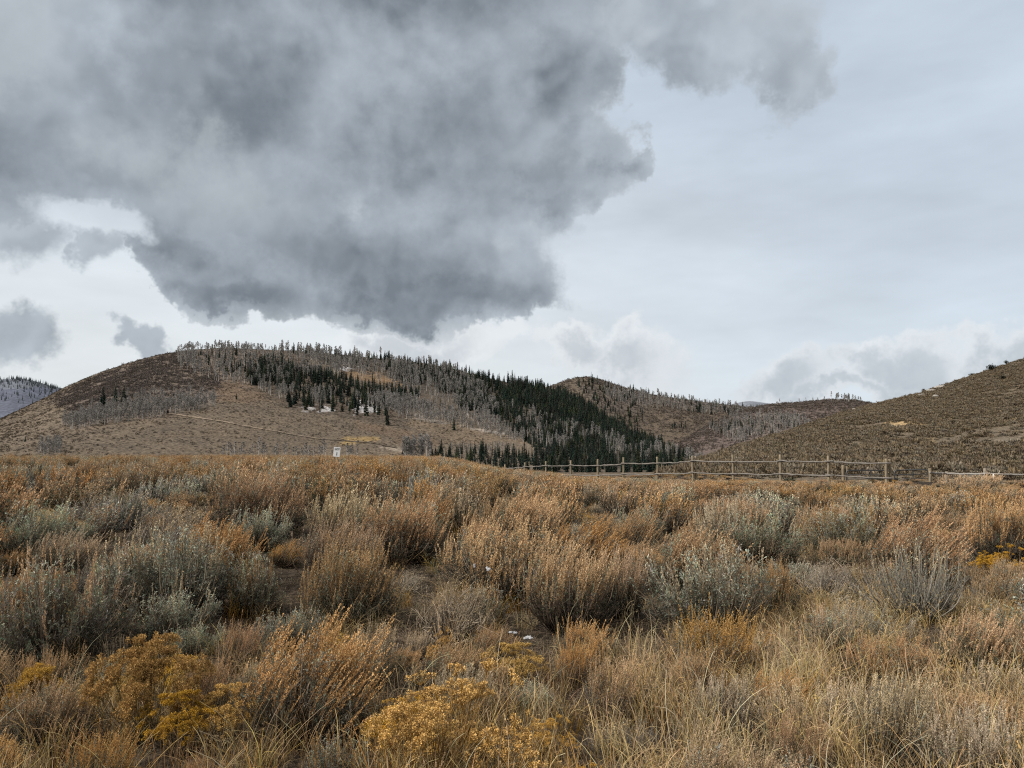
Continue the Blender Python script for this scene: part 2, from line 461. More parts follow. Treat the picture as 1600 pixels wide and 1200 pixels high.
RIGHT = Hill([(1010, 748), (1060, 733), (1090, 720), (1110, 713), (1140, 702), (1180, 690), (1230, 675), (1280, 658), (1330, 641), (1380, 629), (1440, 614), (1500, 594), (1550, 577), (1600, 560), (1700, 525), (1900, 470), (2300, 400)],
             [(1010, 120), (1100, 165), (1300, 250), (1600, 360), (1900, 420), (2300, 450)], [(1010, 78), (1300, 66), (1600, 62), (2300, 60)], 748, 1.35, 1.2, .05)

hill_m = hill_mat('hillside_cover', .38, 1.0, .62)
far_m = hill_mat('far_mountain_hazed', .08, .6, .45, (.95, .95, 1))  # for the farthest hills, whose blue-grey distance haze is put into the colour
right_m = hill_mat('near_hillside_soil', 1.3, .8, .5)

main_zones = [
    ([(85, 625), (130, 600), (200, 572), (260, 555), (295, 548), (285, 590), (345, 596), (345, 622), (210, 628), (110, 645)], (.11, .09, .08), .6),
    ([(280, 540), (480, 545), (490, 600), (380, 605), (280, 585)], (.125, .098, .078), .8),
    ([(330, 600), (450, 606), (440, 622), (340, 628)], (.12, .085, .058), .7),
    ([(380, 570), (520, 585), (660, 610), (740, 640), (830, 690), (700, 690), (610, 662), (460, 640), (385, 605)], (.085, .068, .052), .85),
    ([(500, 548), (700, 568), (900, 610), (1060, 700), (1090, 730), (840, 735), (820, 690), (730, 635), (600, 590), (500, 568)], (.062, .052, .042), .9),
    ([(545, 578), (600, 585), (640, 600), (640, 607), (590, 596), (545, 586)], (.17, .115, .07), .9),
    ([(100, 640), (330, 622), (330, 636), (250, 652), (110, 672)], (.14, .112, .092), .7),
    ([(640, 640), (720, 655), (830, 692), (700, 690), (640, 665)], (.150, .115, .08), .7),
    ([(525, 685), (575, 684), (578, 694), (530, 695)], (.25, .175, .075), .75),
    ([(495, 632), (515, 630), (515, 638), (498, 640)], (.6, .6, .62), .55), ([(552, 625), (580, 628), (592, 640), (560, 646)], (.6, .6, .62), .5),
    ([(465, 632), (480, 633), (480, 638), (465, 638)], (.6, .6, .62), .6), ([(735, 665), (780, 671), (782, 675), (736, 669)], (.4, .37, .33), .55), ([(640, 645), (690, 655), (690, 660), (640, 650)], (.36, .32, .28), .5), ([(545, 573), (558, 577), (558, 580), (545, 577)], (.7, .7, .72), .9),
    ([(590, 700), (640, 700), (640, 706), (600, 704)], (.3, .25, .2), .6),
    ([(560, 655), (700, 690), (640, 700), (560, 670)], (.115, .08, .055), .6),
]
MAIN.mesh('main_hill', -400, 1250, 800, 330, lambda v: paint(v, (.116, .093, .069), main_zones), hill_m)
SECOND.mesh('hill_behind_forest', 700, 1450, 320, 160, lambda v: paint(v, (.095, .077, .058), [
    ([(985, 640), (1150, 640), (1180, 690), (1000, 690)], (.098, .077, .057), .8), ([(900, 600), (1000, 612), (1000, 650), (930, 640)], (.10, .083, .07), .8),
    ([(1000, 610), (1250, 640), (1250, 660), (1100, 640), (1000, 625)], (.12, .1, .085), .8)], 5), hill_m)
THIRD.mesh('hill_beyond_valley', 1000, 1600, 240, 140, lambda v: paint(v, (.105, .082, .072), [([(1150, 650), (1250, 640), (1260, 670), (1150, 690)], (.14, .115, .1), .8)], 5), hill_m)
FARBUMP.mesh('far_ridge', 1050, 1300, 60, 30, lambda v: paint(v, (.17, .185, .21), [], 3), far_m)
LEFTM.mesh('far_mountain', -500, 420, 200, 70, lambda v: paint(v, (.098, .108, .138), [([(-50, 588), (60, 592), (60, 606), (-50, 610)], (.14, .15, .175), .8), ([(40, 592), (110, 607), (110, 612), (40, 600)], (.08, .09, .1), .9)], 3), far_m)  # blue-grey base and zones carry painted-in haze
RIGHT.mesh('near_hill', 1010, 2300, 420, 200, lambda v: paint(v, (.165, .133, .094), [([(1385, 660), (1460, 655), (1455, 668), (1390, 670)], (.42, .3, .16), .9), ([(1500, 690), (1640, 680), (1640, 720), (1530, 720)], (.2, .17, .13), .6), ([(1430, 680), (1460, 670), (1460, 730), (1440, 720)], (.26, .19, .1), .5)], 4), right_m)

def ground_mesh():
    A = np.linspace(-1.15, 1.15, 260)[:, None]
    r = np.concatenate([np.linspace(.6, 12, 90), np.geomspace(12.3, 130, 120), np.geomspace(135, 9000, 40)])[None]
    A = A + 0 * r; r = r + 0 * A
    x, y = r * np.sin(A), r * np.cos(A); z = meadow(x, y) - sstep(300, 900, r) * 8
    v = np.stack([x, y, z], -1).reshape(-1, 3); i = np.arange(v.shape[0]).reshape(A.shape)
    f = np.stack([i[:-1, :-1], i[1:, :-1], i[1:, 1:], i[:-1, 1:]], -1).reshape(-1, 4)
    c = np.broadcast_to(np.array((.055, .042, .03)), (len(v), 3)).copy()
    n = fbm(x.ravel() * .5, y.ravel() * .5, 4)[:, None]; c *= .6 + .8 * n
    px, py = to_px(x.ravel(), y.ravel(), z.ravel())
    w = (inpoly(px + n[:, 0] * 40 - 20, py, [(-200, 795), (130, 800), (150, 832), (-200, 838)]) * .9)[:, None]
    c = c * (1 - w) + np.array((.42, .33, .2)) * w
    m = hill_mat('meadow_soil', 6, .6, .6)
    tag(link(bpy.data.objects.new('ground', mesh_arrays('ground', v, f, c.astype(np.float32), m))), kind='structure')
ground_mesh()

def track():
    pts = [(262, 652), (300, 656), (340, 662), (400, 672), (450, 680), (500, 685), (540, 688), (580, 693), (620, 700)]
    pts = np.array(pts, float); t = np.linspace(0, len(pts) - 1, 120)
    px = np.interp(t, range(len(pts)), pts[:, 0]); py = np.interp(t, range(len(pts)), pts[:, 1])
    x, y, z = MAIN.at(px, py)
    g = Geo(); rows = []
    for k in (-1.6, -.5, .5, 1.6):
        yy = y + k * 1.1; zz = MAIN.h(x, yy) + .35
        rows.append(np.stack([x, yy, zz], -1))
    v = np.stack(rows, 1).reshape(-1, 3); i = np.arange(len(v)).reshape(-1, 4)
    f = np.stack([i[:-1, :-1], i[1:, :-1], i[1:, 1:], i[:-1, 1:]], -1).reshape(-1, 4)
    col = np.repeat(np.interp(px, [260, 420, 520, 620], [.24, .19, .11, .11])[:, None] * np.array([[1, .8, .6]]), 4, 0)
    tag(link(bpy.data.objects.new('dirt_track', mesh_arrays('dirt_track', v, f, col.astype(np.float32), hill_m))), kind='structure')
track()

# ------------------------------------------------------------------ plant prototypes
LEAF_M = plant_mat('sage_leaf', .1, .012, .4, .2, 1.12)
SPIKE_M = plant_mat('sage_flower_spike', .12, .006, .4, .14, 1.28)
WOOD_M = plant_mat('sage_wood', 0, .02, .3, .2)
GOLD_M = plant_mat('rabbitbrush_flower', .1, .006, .25, .1, 1.15)
GRASS_M = plant_mat('dry_grass_blade', .15, .012, .5, .2)
BRUSH_M = plant_mat('hillside_brush', .1, .008, .4, .12)
CON_M = plant_mat('conifer_needles', .05, .03, 1.0, .35)
ASP_M = plant_mat('aspen_twigs', .1, .01, .4, .2)
BARK_M = plant_mat('tree_bark', 0, .01, .3, .2)

def shrub_skeleton(rng, N, R, H, wind, clump=.4, curl=0, lift=.25):
    cosa = rng.random(N) ** .75; sina = np.sqrt(1 - cosa ** 2); ph = rng.random(N) * 2 * np.pi
    p1, p2 = rng.random(2) * 6.28
    Rl = R * (1 + .2 * np.sin(2 * ph + p1) + .13 * np.sin(3 * ph + p2))
    q = rng.uniform(.55, 1.06, N)
    tip = np.stack([Rl * sina * np.cos(ph) * q, Rl * sina * np.sin(ph) * q, H * (lift + (1 - lift) * cosa) * q], -1)
    nc = max(6, N // 16); ctr = tip[rng.choice(N, nc, replace=False)]
    d = ((tip[:, None] - ctr[None]) ** 2).sum(-1); j = d.argmin(1)
    tip = tip + (ctr[j] - tip) * clump * rng.uniform(.5, 1, N)[:, None]
    tip = tip + np.asarray(wind) * H * (tip[:, 2:3] / H) * rng.uniform(.6, 1.2, N)[:, None]
    P0 = np.concatenate([rng.normal(size=(N, 2)) * R * .1, np.full((N, 1), -.03)], 1)
    P1 = np.concatenate([P0[:, :2] * .3 + tip[:, :2] * rng.uniform(.6, 1.0, N)[:, None], tip[:, 2:] * rng.uniform(.12, .45, N)[:, None]], 1)
    if curl: P1 = P1 + rng.normal(size=(N, 3)) * curl * np.array([1, 1, .5]); P1[:, 2] = np.maximum(P1[:, 2], .05)
    return P0, P1, tip

def gen_sage(seed, R=.7, H=.75, N=200, wind=(.12, 0, 0), S=5, m=9, leaf=(.031, .009), c_leaf=(.2, .215, .165), spikes=3.0, fl=64, sl=(.15, .34),
             flo=(.0125, .0066), srad=.015, c_sp=((.30, .145, .06), (.47, .29, .15)), c_wood=(.21, .165, .115), clump=.4, curl=0, wood_r=.004, sprd=.10, lift=.25, spike_lo=.5):
    rng = np.random.default_rng(seed)
    P0, P1, P2 = shrub_skeleton(rng, N, R, H, wind, clump, curl, lift)
    wood, fol, spk = Geo(), Geo(), Geo()
    K = 6
    C = bez(P0, P1, P2, K) + rng.normal(size=(N, K, 3)) * .008
    rad = np.linspace(2.2, .5, K)[None] * wood_r * rng.uniform(.6, 1.5, N)[:, None]
    cw = np.array(c_wood) * rng.uniform(.6, 1.4, N)[:, None, None] * np.linspace(.12, 1.2, K)[None, :, None]  # stems darkened toward the base, painting in the shrub's interior shade
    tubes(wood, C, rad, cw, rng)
    # leafy side shoots
    if S > 0:
        n = N * S; k = np.repeat(np.arange(N), S); t = .3 + .7 * rng.random(n) ** .7
        b, T = bez_at(P0[k], P1[k], P2[k], t)
        D = norm(T * .8 + rng.normal(size=(n, 3)) * .5 + np.array([0, 0, .25]) + np.asarray(wind) * .6)
        L = rng.uniform(.06, .15, n) * (H / .75)
        kk = np.repeat(np.arange(n), m); nn = n * m; uu = rng.random(nn)
        p = b[kk] + D[kk] * (L[kk] * uu)[:, None] + rng.normal(size=(nn, 3)) * .006
        dd = norm(D[kk] + rng.normal(size=(nn, 3)) * .55)
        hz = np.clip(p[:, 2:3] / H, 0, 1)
        col = np.array(c_leaf) * (.05 + 1.12 * hz ** 1.45) * rng.uniform(.75, 1.25, (nn, 1)) * (1 + rng.normal(size=(n, 3)) * .06)[kk]  # darker low down: dead foliage plus inner shade put into the colour
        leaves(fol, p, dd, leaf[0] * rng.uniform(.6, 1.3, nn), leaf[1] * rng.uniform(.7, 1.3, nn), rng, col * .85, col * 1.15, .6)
        Cs = np.stack([b, b + D * L[:, None] * .5, b + D * L[:, None]], 1)
        tubes(wood, Cs, np.full((n, 3), wood_r * .3) * np.array([1.2, 1, .5]), np.array(c_wood) * 1.1, rng)
    # flower spikes at the tips
    ns = int(N * spikes)
    if ns:
        k = rng.integers(0, N, ns)
        ok = P2[k, 2] > H * spike_lo * rng.uniform(.7, 1.3, ns); k = k[ok]; ns = len(k)
        t = rng.uniform(.72, 1, ns); b, T = bez_at(P0[k], P1[k], P2[k], t)
        b = b + rng.normal(size=(ns, 3)) * .02
        D = norm(T * .55 + np.array([0, 0, .65]) + np.asarray(wind) * 1.6 + rng.normal(size=(ns, 3)) * sprd)
        L = rng.uniform(sl[0], sl[1], ns)
        kk = np.repeat(np.arange(ns), fl); nn = ns * fl; uu = rng.random(nn) ** .85
        bend = np.asarray(wind) * .5 + rng.normal(size=(ns, 3)) * .08
        rd = norm(rng.normal(size=(nn, 3)))
        rr = srad * (1 - .72 * uu) * rng.uniform(.2, 1, nn)
        p = b[kk] + D[kk] * (L[kk] * uu)[:, None] + bend[kk] * (L[kk] * uu ** 2)[:, None] + rd * rr[:, None]
        dd = norm(D[kk] * 1.0 + rd * .38)
        ct = np.array(c_sp[0]) * (1 - uu[:, None]) + np.array(c_sp[1]) * uu[:, None]
        col = ct * rng.uniform(.82, 1.18, (nn, 1)) * rng.uniform(.75, 1.25, (ns, 1))[kk]
        leaves(spk, p, dd, flo[0] * rng.uniform(.7, 1.3, nn), flo[1] * rng.uniform(.7, 1.3, nn), rng, col * .9, col * 1.1)
        u3 = np.linspace(0, 1, 4)
        Cs = b[:, None] + D[:, None] * (L[:, None] * u3)[..., None] + bend[:, None] * (L[:, None] * u3 ** 2)[..., None]
        tubes(spk, Cs, np.broadcast_to(np.array([.0016, .0014, .001, .0005]) * (wood_r / .004), (ns, 4)), np.array(c_sp[0]) * .9, rng)
    return dict(branchwork=(wood, WOOD_M), foliage=(fol, LEAF_M), flower_spikes=(spk, SPIKE_M))

def gen_rabbit(seed, R=.5, H=.6, N=74, heads=12, fl=40, c=((.25, .135, .03), (.53, .335, .09)), hs=.027, sub=.042):
    rng = np.random.default_rng(seed)
    P0, P1, P2 = shrub_skeleton(rng, N, R, H, (.06, 0, 0), .45, 0, .3)
    wood, fol, spk = Geo(), Geo(), Geo()
    C = bez(P0, P1, P2, 5); tubes(wood, C, np.linspace(2, .8, 5)[None] * .0022 * np.ones((N, 1)), np.array((.24, .17, .09)), rng)
    n = N * 22; k = np.repeat(np.arange(N), 22); b, T = bez_at(P0[k], P1[k], P2[k], rng.uniform(.3, 1, n))
    col = np.array((.26, .2, .11)) * rng.uniform(.6, 1.3, (n, 1))
    leaves(fol, b, norm(T + rng.normal(size=(n, 3)) * .5), rng.uniform(.02, .05, n), .0035, rng, col, col)
    nh = N * heads; k = np.repeat(np.arange(N), heads)
    up = norm(np.stack([P2[:, 0], P2[:, 1], P2[:, 2] * 1.2 + .1], -1))
    off = rng.normal(size=(nh, 3)) * sub; off -= (off * up[k]).sum(-1, keepdims=True) * up[k] * .88
    hc = P2[k] + up[k] * .03 + off
    Cs = np.stack([P2[k] - up[k] * .02, hc], 1); tubes(wood, Cs, np.full((nh, 2), .0012), np.array((.3, .2, .08)), rng)
    kk = np.repeat(np.arange(nh), fl); nn = nh * fl
    rd = norm(rng.normal(size=(nn, 3)) + up[k][kk] * .5)
    p = hc[kk] + rd * (hs * rng.uniform(.3, .75, nn))[:, None]
    hgt = np.clip((rd * up[k][kk]).sum(-1, keepdims=True) * .5 + .5, 0, 1)
    col = (np.array(c[0]) * (1 - hgt) + np.array(c[1]) * hgt) * rng.uniform(.75, 1.2, (nn, 1)) * rng.uniform(.75, 1.2, (nh, 1))[kk]
    leaves(spk, p, norm(rd + rng.normal(size=(nn, 3)) * .3), hs * .42 * rng.uniform(.7, 1.3, nn), hs * .3, rng, col * .8, col * 1.1)
    return dict(branchwork=(wood, WOOD_M), foliage=(fol, LEAF_M), flower_heads=(spk, GOLD_M))

RUST = ((.262, .154, .075), (.495, .334, .183)); TAN = ((.29, .225, .145), (.52, .43, .30)); ORNG = ((.27, .153, .069), (.50, .325, .165))
GREEN = (.40, .43, .33); DGREEN = (.20, .207, .148); GREY = (.39, .395, .315)
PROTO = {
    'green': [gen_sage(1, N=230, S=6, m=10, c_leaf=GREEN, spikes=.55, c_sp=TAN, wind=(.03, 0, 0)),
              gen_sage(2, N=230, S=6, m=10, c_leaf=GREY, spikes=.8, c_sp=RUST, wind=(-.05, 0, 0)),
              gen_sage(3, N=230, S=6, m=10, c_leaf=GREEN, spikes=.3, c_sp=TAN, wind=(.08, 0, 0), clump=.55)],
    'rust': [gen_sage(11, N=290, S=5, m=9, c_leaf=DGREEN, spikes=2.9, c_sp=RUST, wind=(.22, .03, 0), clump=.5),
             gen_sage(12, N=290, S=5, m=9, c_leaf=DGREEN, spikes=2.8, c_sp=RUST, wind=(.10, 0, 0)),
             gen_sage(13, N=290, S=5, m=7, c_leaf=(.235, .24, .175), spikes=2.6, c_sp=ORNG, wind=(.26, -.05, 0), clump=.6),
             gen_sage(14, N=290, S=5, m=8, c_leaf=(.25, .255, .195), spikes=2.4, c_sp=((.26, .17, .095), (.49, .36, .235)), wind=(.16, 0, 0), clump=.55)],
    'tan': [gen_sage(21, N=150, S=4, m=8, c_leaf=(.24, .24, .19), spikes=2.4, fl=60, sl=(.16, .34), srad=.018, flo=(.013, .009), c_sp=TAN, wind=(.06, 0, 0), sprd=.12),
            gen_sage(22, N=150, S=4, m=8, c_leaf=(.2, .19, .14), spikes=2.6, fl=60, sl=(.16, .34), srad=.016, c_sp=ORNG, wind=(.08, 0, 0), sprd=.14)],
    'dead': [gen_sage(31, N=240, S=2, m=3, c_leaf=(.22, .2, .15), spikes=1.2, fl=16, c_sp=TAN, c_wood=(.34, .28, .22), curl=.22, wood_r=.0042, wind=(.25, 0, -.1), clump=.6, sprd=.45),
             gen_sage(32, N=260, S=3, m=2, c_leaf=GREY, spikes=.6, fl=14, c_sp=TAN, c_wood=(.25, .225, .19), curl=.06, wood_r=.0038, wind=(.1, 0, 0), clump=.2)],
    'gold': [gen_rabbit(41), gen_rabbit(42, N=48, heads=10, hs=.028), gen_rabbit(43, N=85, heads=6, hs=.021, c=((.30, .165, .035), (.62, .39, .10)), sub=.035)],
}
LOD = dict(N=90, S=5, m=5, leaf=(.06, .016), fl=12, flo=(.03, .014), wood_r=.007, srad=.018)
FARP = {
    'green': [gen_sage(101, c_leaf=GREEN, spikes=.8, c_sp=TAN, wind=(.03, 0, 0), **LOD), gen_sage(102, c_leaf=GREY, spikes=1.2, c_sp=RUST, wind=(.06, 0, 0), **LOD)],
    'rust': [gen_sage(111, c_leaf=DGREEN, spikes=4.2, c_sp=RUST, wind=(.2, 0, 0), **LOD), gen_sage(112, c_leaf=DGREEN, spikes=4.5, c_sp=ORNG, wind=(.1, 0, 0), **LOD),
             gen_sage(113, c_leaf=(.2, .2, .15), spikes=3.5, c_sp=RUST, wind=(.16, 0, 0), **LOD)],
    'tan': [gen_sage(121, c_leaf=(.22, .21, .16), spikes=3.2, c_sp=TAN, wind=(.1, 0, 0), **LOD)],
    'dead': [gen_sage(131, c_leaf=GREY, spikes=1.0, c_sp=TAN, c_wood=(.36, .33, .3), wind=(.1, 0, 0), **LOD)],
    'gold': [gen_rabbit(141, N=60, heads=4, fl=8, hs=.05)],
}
_pm = {}
def part_meshes(kind, i, far):
    key = (kind, i, far)
    if key not in _pm:
        _pm[key] = [(n, mesh_arrays(n, *g.arrays(), mt)) for n, (g, mt) in (FARP if far else PROTO)[kind][i].items() if g.n]
    return _pm[key]

def joined(parts):
    V, Fc, C, M, mats, n = [], [], [], [], [], 0
    for k, (g, mt) in enumerate(p for p in parts.values() if p[0].n):
        v, f, c = g.arrays(); V.append(v); Fc.append(f + n); C.append(c); M.append(np.full(len(f), k)); mats.append(mt); n += len(v)
    return np.concatenate(V), np.concatenate(Fc), np.concatenate(C), np.concatenate(M), mats

def scatter(name, protos, pts, rot, scl, label, cat, idx=None, seed=0):
    """one object of kind stuff: its own mesh holds the plant shapes, its geometry nodes repeat them over its own points"""
    rng = np.random.default_rng(seed); n = len(pts); V, Fc, C, M, ID, off = [], [], [], [], [], 0
    mats = []
    for k, pr in enumerate(protos):
        v, f, c, mi, ms = pr
        for m in ms:
            if m not in mats: mats.append(m)
        V.append(v); Fc.append(f + off); C.append(c); M.append(np.array([mats.index(m) for m in ms])[mi]); ID.append(np.full(len(v), k)); off += len(v)
    me = mesh_arrays(name, np.concatenate(V), np.concatenate(Fc), np.concatenate(C), mats, np.concatenate(M), loose=np.asarray(pts))
    nv = off + n
    pid = np.concatenate(ID + [np.full(n, -1)]).astype(np.int32)
    a = me.attributes.new('pid', 'INT', 'POINT'); a.data.foreach_set('value', pid)
    def vec(nm, arr):
        b = me.attributes.new(nm, 'FLOAT_VECTOR', 'POINT'); full = np.zeros((nv, 3), np.float32); full[off:] = arr; b.data.foreach_set('vector', full.ravel())
    vec('rot', rot); vec('scl', scl)
    a = me.attributes.new('idx', 'INT', 'POINT'); full = np.zeros(nv, np.int32); full[off:] = rng.integers(0, len(protos), n) if idx is None else idx; a.data.foreach_set('value', full)
    o = link(bpy.data.objects.new(name, me)); tag(o, label, cat, kind='stuff')
    ng = bpy.data.node_groups.new(name, 'GeometryNodeTree')
    ng.interface.new_socket('Geometry', in_out='INPUT', socket_type='NodeSocketGeometry'); ng.interface.new_socket('Geometry', in_out='OUTPUT', socket_type='NodeSocketGeometry')
    N_ = ng.nodes.new; L_ = ng.links.new
    gi, go = N_('NodeGroupInput'), N_('NodeGroupOutput')
    def attr(nm, t):
        a = N_('GeometryNodeInputNamedAttribute'); a.data_type = t; a.inputs[0].default_value = nm; return a.outputs[0]
    pidn = attr('pid', 'INT'); jn = N_('GeometryNodeJoinGeometry')
    def sel(k):
        c = N_('FunctionNodeCompare'); c.data_type = 'INT'; c.operation = 'EQUAL'; L_(pidn, c.inputs[2]); c.inputs[3].default_value = k
        s = N_('GeometryNodeSeparateGeometry'); L_(gi.outputs[0], s.inputs[0]); L_(c.outputs[0], s.inputs[1]); return s.outputs[0]
    for k in reversed(range(len(protos))):
        g2 = N_('GeometryNodeGeometryToInstance'); L_(sel(k), g2.inputs[0]); L_(g2.outputs[0], jn.inputs[0])
    ip = N_('GeometryNodeInstanceOnPoints'); L_(sel(-1), ip.inputs['Points']); L_(jn.outputs[0], ip.inputs['Instance'])
    ip.inputs['Pick Instance'].default_value = True
    L_(attr('idx', 'INT'), ip.inputs['Instance Index'])
    er = N_('FunctionNodeEulerToRotation'); L_(attr('rot', 'FLOAT_VECTOR'), er.inputs[0]); L_(er.outputs[0], ip.inputs['Rotation'])
    L_(attr('scl', 'FLOAT_VECTOR'), ip.inputs['Scale']); L_(ip.outputs[0], go.inputs[0])
    md = o.modifiers.new('scatter', 'NODES'); md.node_group = ng
    return o

# ------------------------------------------------------------------ meadow shrubs
def ground_at(px, py):
    dx, dy, dz = (float(q) for q in ray(px, py)); z = 0.0
    for _ in range(12):
        k = (CAMZ - z) / max(-dz, 1e-3); z = float(meadow(dx * k, dy * k))
    return dx * k, dy * k, z

NOM = {'gold': (1.08, .70)}
prng = np.random.default_rng(5); random.seed(5)
CATS = {'green': 'sagebrush', 'rust': 'sagebrush', 'tan': 'sagebrush', 'dead': 'sagebrush', 'gold': 'rabbitbrush'}
plants = []     # x, y, z, width, height, kind, variant, label
# centre px, base py, width px, height px, kind, variant, label (read from the photograph, then stood on the ground there)
MANUAL = [
 (268, 965, 300, 180, 'green', 0, 'large rounded silver-green sagebrush left of centre with short pale spikes on top'),
 (85, 1030, 280, 195, 'green', 1, 'big grey-green sagebrush at the left edge with branches sweeping to the left'),
 (90, 905, 130, 88, 'rust', 3, 'sagebrush with a rust tuft behind the big left edge sagebrush'),
 (265, 1000, 170, 105, 'green', 2, 'low silvery sagebrush directly behind the tall golden rabbitbrush'),
 (395, 960, 150, 120, 'green', 1, 'grey sagebrush between the large silver-green one and the rust-topped centre shrubs'),
 (232, 1150, 215, 190, 'gold', 0, 'tallest golden rabbitbrush with domed flower clusters at lower left'),
 (365, 1160, 135, 105, 'gold', 1, 'small golden rabbitbrush clump right of the tallest rabbitbrush'),
 (285, 1172, 135, 105, 'gold', 1, 'small golden rabbitbrush clump in front of the tallest rabbitbrush'),
 (690, 1225, 320, 215, 'gold', 2, 'wide loose yellow rabbitbrush at the bottom centre of the meadow'),
 (620, 1180, 150, 110, 'gold', 2, 'pale yellow rabbitbrush left of the wide bottom centre one'),
 (460, 1150, 330, 205, 'rust', 2, 'broad orange-brown sagebrush right of the golden rabbitbrush'),
 (540, 975, 235, 145, 'rust', 1, 'rust-topped sagebrush in front of the domed centre shrub'),
 (395, 838, 235, 112, 'rust', 1, 'large dark-bodied rust-topped sagebrush on the left skyline below the sign'),
 (620, 880, 205, 112, 'rust', 1, 'dome-shaped rust-topped sagebrush at the centre of the meadow'),
 (735, 905, 150, 112, 'rust', 0, 'rust sagebrush with spikes blown to the right above the snow'),
 (705, 1000, 190, 130, 'dead', 0, 'tangled grey-brown sagebrush with drooping curled branches under the snow'),
 (885, 985, 230, 160, 'rust', 3, 'upright sagebrush with pale rust spikes and grey body at centre'),
 (965, 965, 120, 125, 'rust', 3, 'narrow pale-spiked sagebrush right beside the upright centre one'),
 (810, 865, 210, 110, 'rust', 0, 'wide dense rust sagebrush on the crest behind the upright centre one'),
 (975, 868, 120, 80, 'rust', 2, 'bright orange-spiked sagebrush behind the pale-spiked pair'),
 (1060, 935, 220, 135, 'rust', 0, 'big rust sagebrush swept right by wind, right of centre'),
 (1185, 885, 170, 110, 'green', 2, 'dark grey-green leafy sagebrush right of centre among rust shrubs'),
 (1290, 935, 140, 82, 'dead', 0, 'tangle of pale curled dead sagebrush branches right of the dark green one'),
 (1210, 960, 130, 90, 'rust', 1, 'brown sagebrush left of the tangled dead branches'),
 (1530, 1062, 185, 122, 'rust', 0, 'dark-bodied rust-topped sagebrush near the right edge'),
 (1345, 1000, 190, 85, 'dead', 1, 'grey bare-twigged sagebrush right of centre in the grass'),
 (1400, 1075, 200, 90, 'rust', 1, 'low dark brown mound sagebrush left of the right edge shrub'),
 (1395, 1195, 200, 155, 'tan', 0, 'pinkish spiked sagebrush in the right foreground grass'),
 (1110, 1060, 230, 125, 'tan', 1, 'tan grassy sagebrush in the middle of the right foreground'),
 (662, 790, 85, 48, 'dead', 1, 'pale silver bare-twigged shrub in the middle distance at centre'),
 (95, 760, 85, 36, 'green', 1, 'grey-green round sagebrush far left near the field edge'),
 (295, 748, 50, 30, 'green', 0, 'small dark green sagebrush standing alone near the left field edge'),
 (58, 800, 66, 34, 'green', 0, 'pale yellow-green low shrub beside the bare straw patch'),
 (170, 815, 230, 62, 'dead', 1, 'grey-brown spreading sagebrush behind the bare straw patch'),
 (1400, 935, 100, 70, 'green', 1, 'grey sagebrush in the mid field right of the tangled branches'),
 (1560, 905, 110, 60, 'gold', 2, 'golden brown rabbitbrush mound by the right edge in mid field'),
 (1345, 770, 60, 24, 'green', 0, 'pale green low sagebrush in front of the wooden gate post'),
 (1515, 768, 110, 30, 'rust', 3, 'pale olive sagebrush under the far right fence rails'),
 (150, 1235, 210, 105, 'tan', 1, 'tan spiked sagebrush at the bottom left corner'),
 (60, 1170, 200, 125, 'rust', 1, 'faded rust sagebrush in front of the left edge sagebrush'),
 (300, 1262, 110, 105, 'tan', 1, 'slender tan spikes at the bottom edge below the rabbitbrush'),
 (1545, 1235, 220, 135, 'tan', 0, 'pinkish brown spiked sagebrush in the bottom right corner'),
 (1240, 1215, 170, 110, 'tan', 1, 'tan spiked shrub in the bottom right grass'),
 (950, 1120, 190, 110, 'tan', 1, 'olive tan sagebrush right of the wide yellow rabbitbrush'),
 (520, 1240, 160, 110, 'green', 1, 'grey leafy sagebrush at the bottom edge between the rabbitbrushes'),
 (690, 1050, 70, 80, 'gold', 2, 'small orange rabbitbrush just under the tangled grey sagebrush'),
]
for cx, by, w, h, kind, var, lab in MANUAL:
    x, y, z = ground_at(cx, by); d = math.hypot(x, y)
    pd = y * CP + (z - CAMZ) * SP
    plants.append([x, y, z, w * pd / F, h * pd / F, kind, var, lab])
occ = {}
def free(x, y, r):
    gx, gy = int(x // 2), int(y // 2)
    for i in (-1, 0, 1):
        for j in (-1, 0, 1):
            for (a, b, c) in occ.get((gx + i, gy + j), ()):
                if (a - x) ** 2 + (b - y) ** 2 < (r + c) ** 2: return False
    return True
def occupy(x, y, r): occ.setdefault((int(x // 2), int(y // 2)), []).append((x, y, r))
for p in plants: occupy(p[0], p[1], p[3] * .42)
STRAW = [(-200, 795), (125, 800), (150, 832), (-200, 838)]
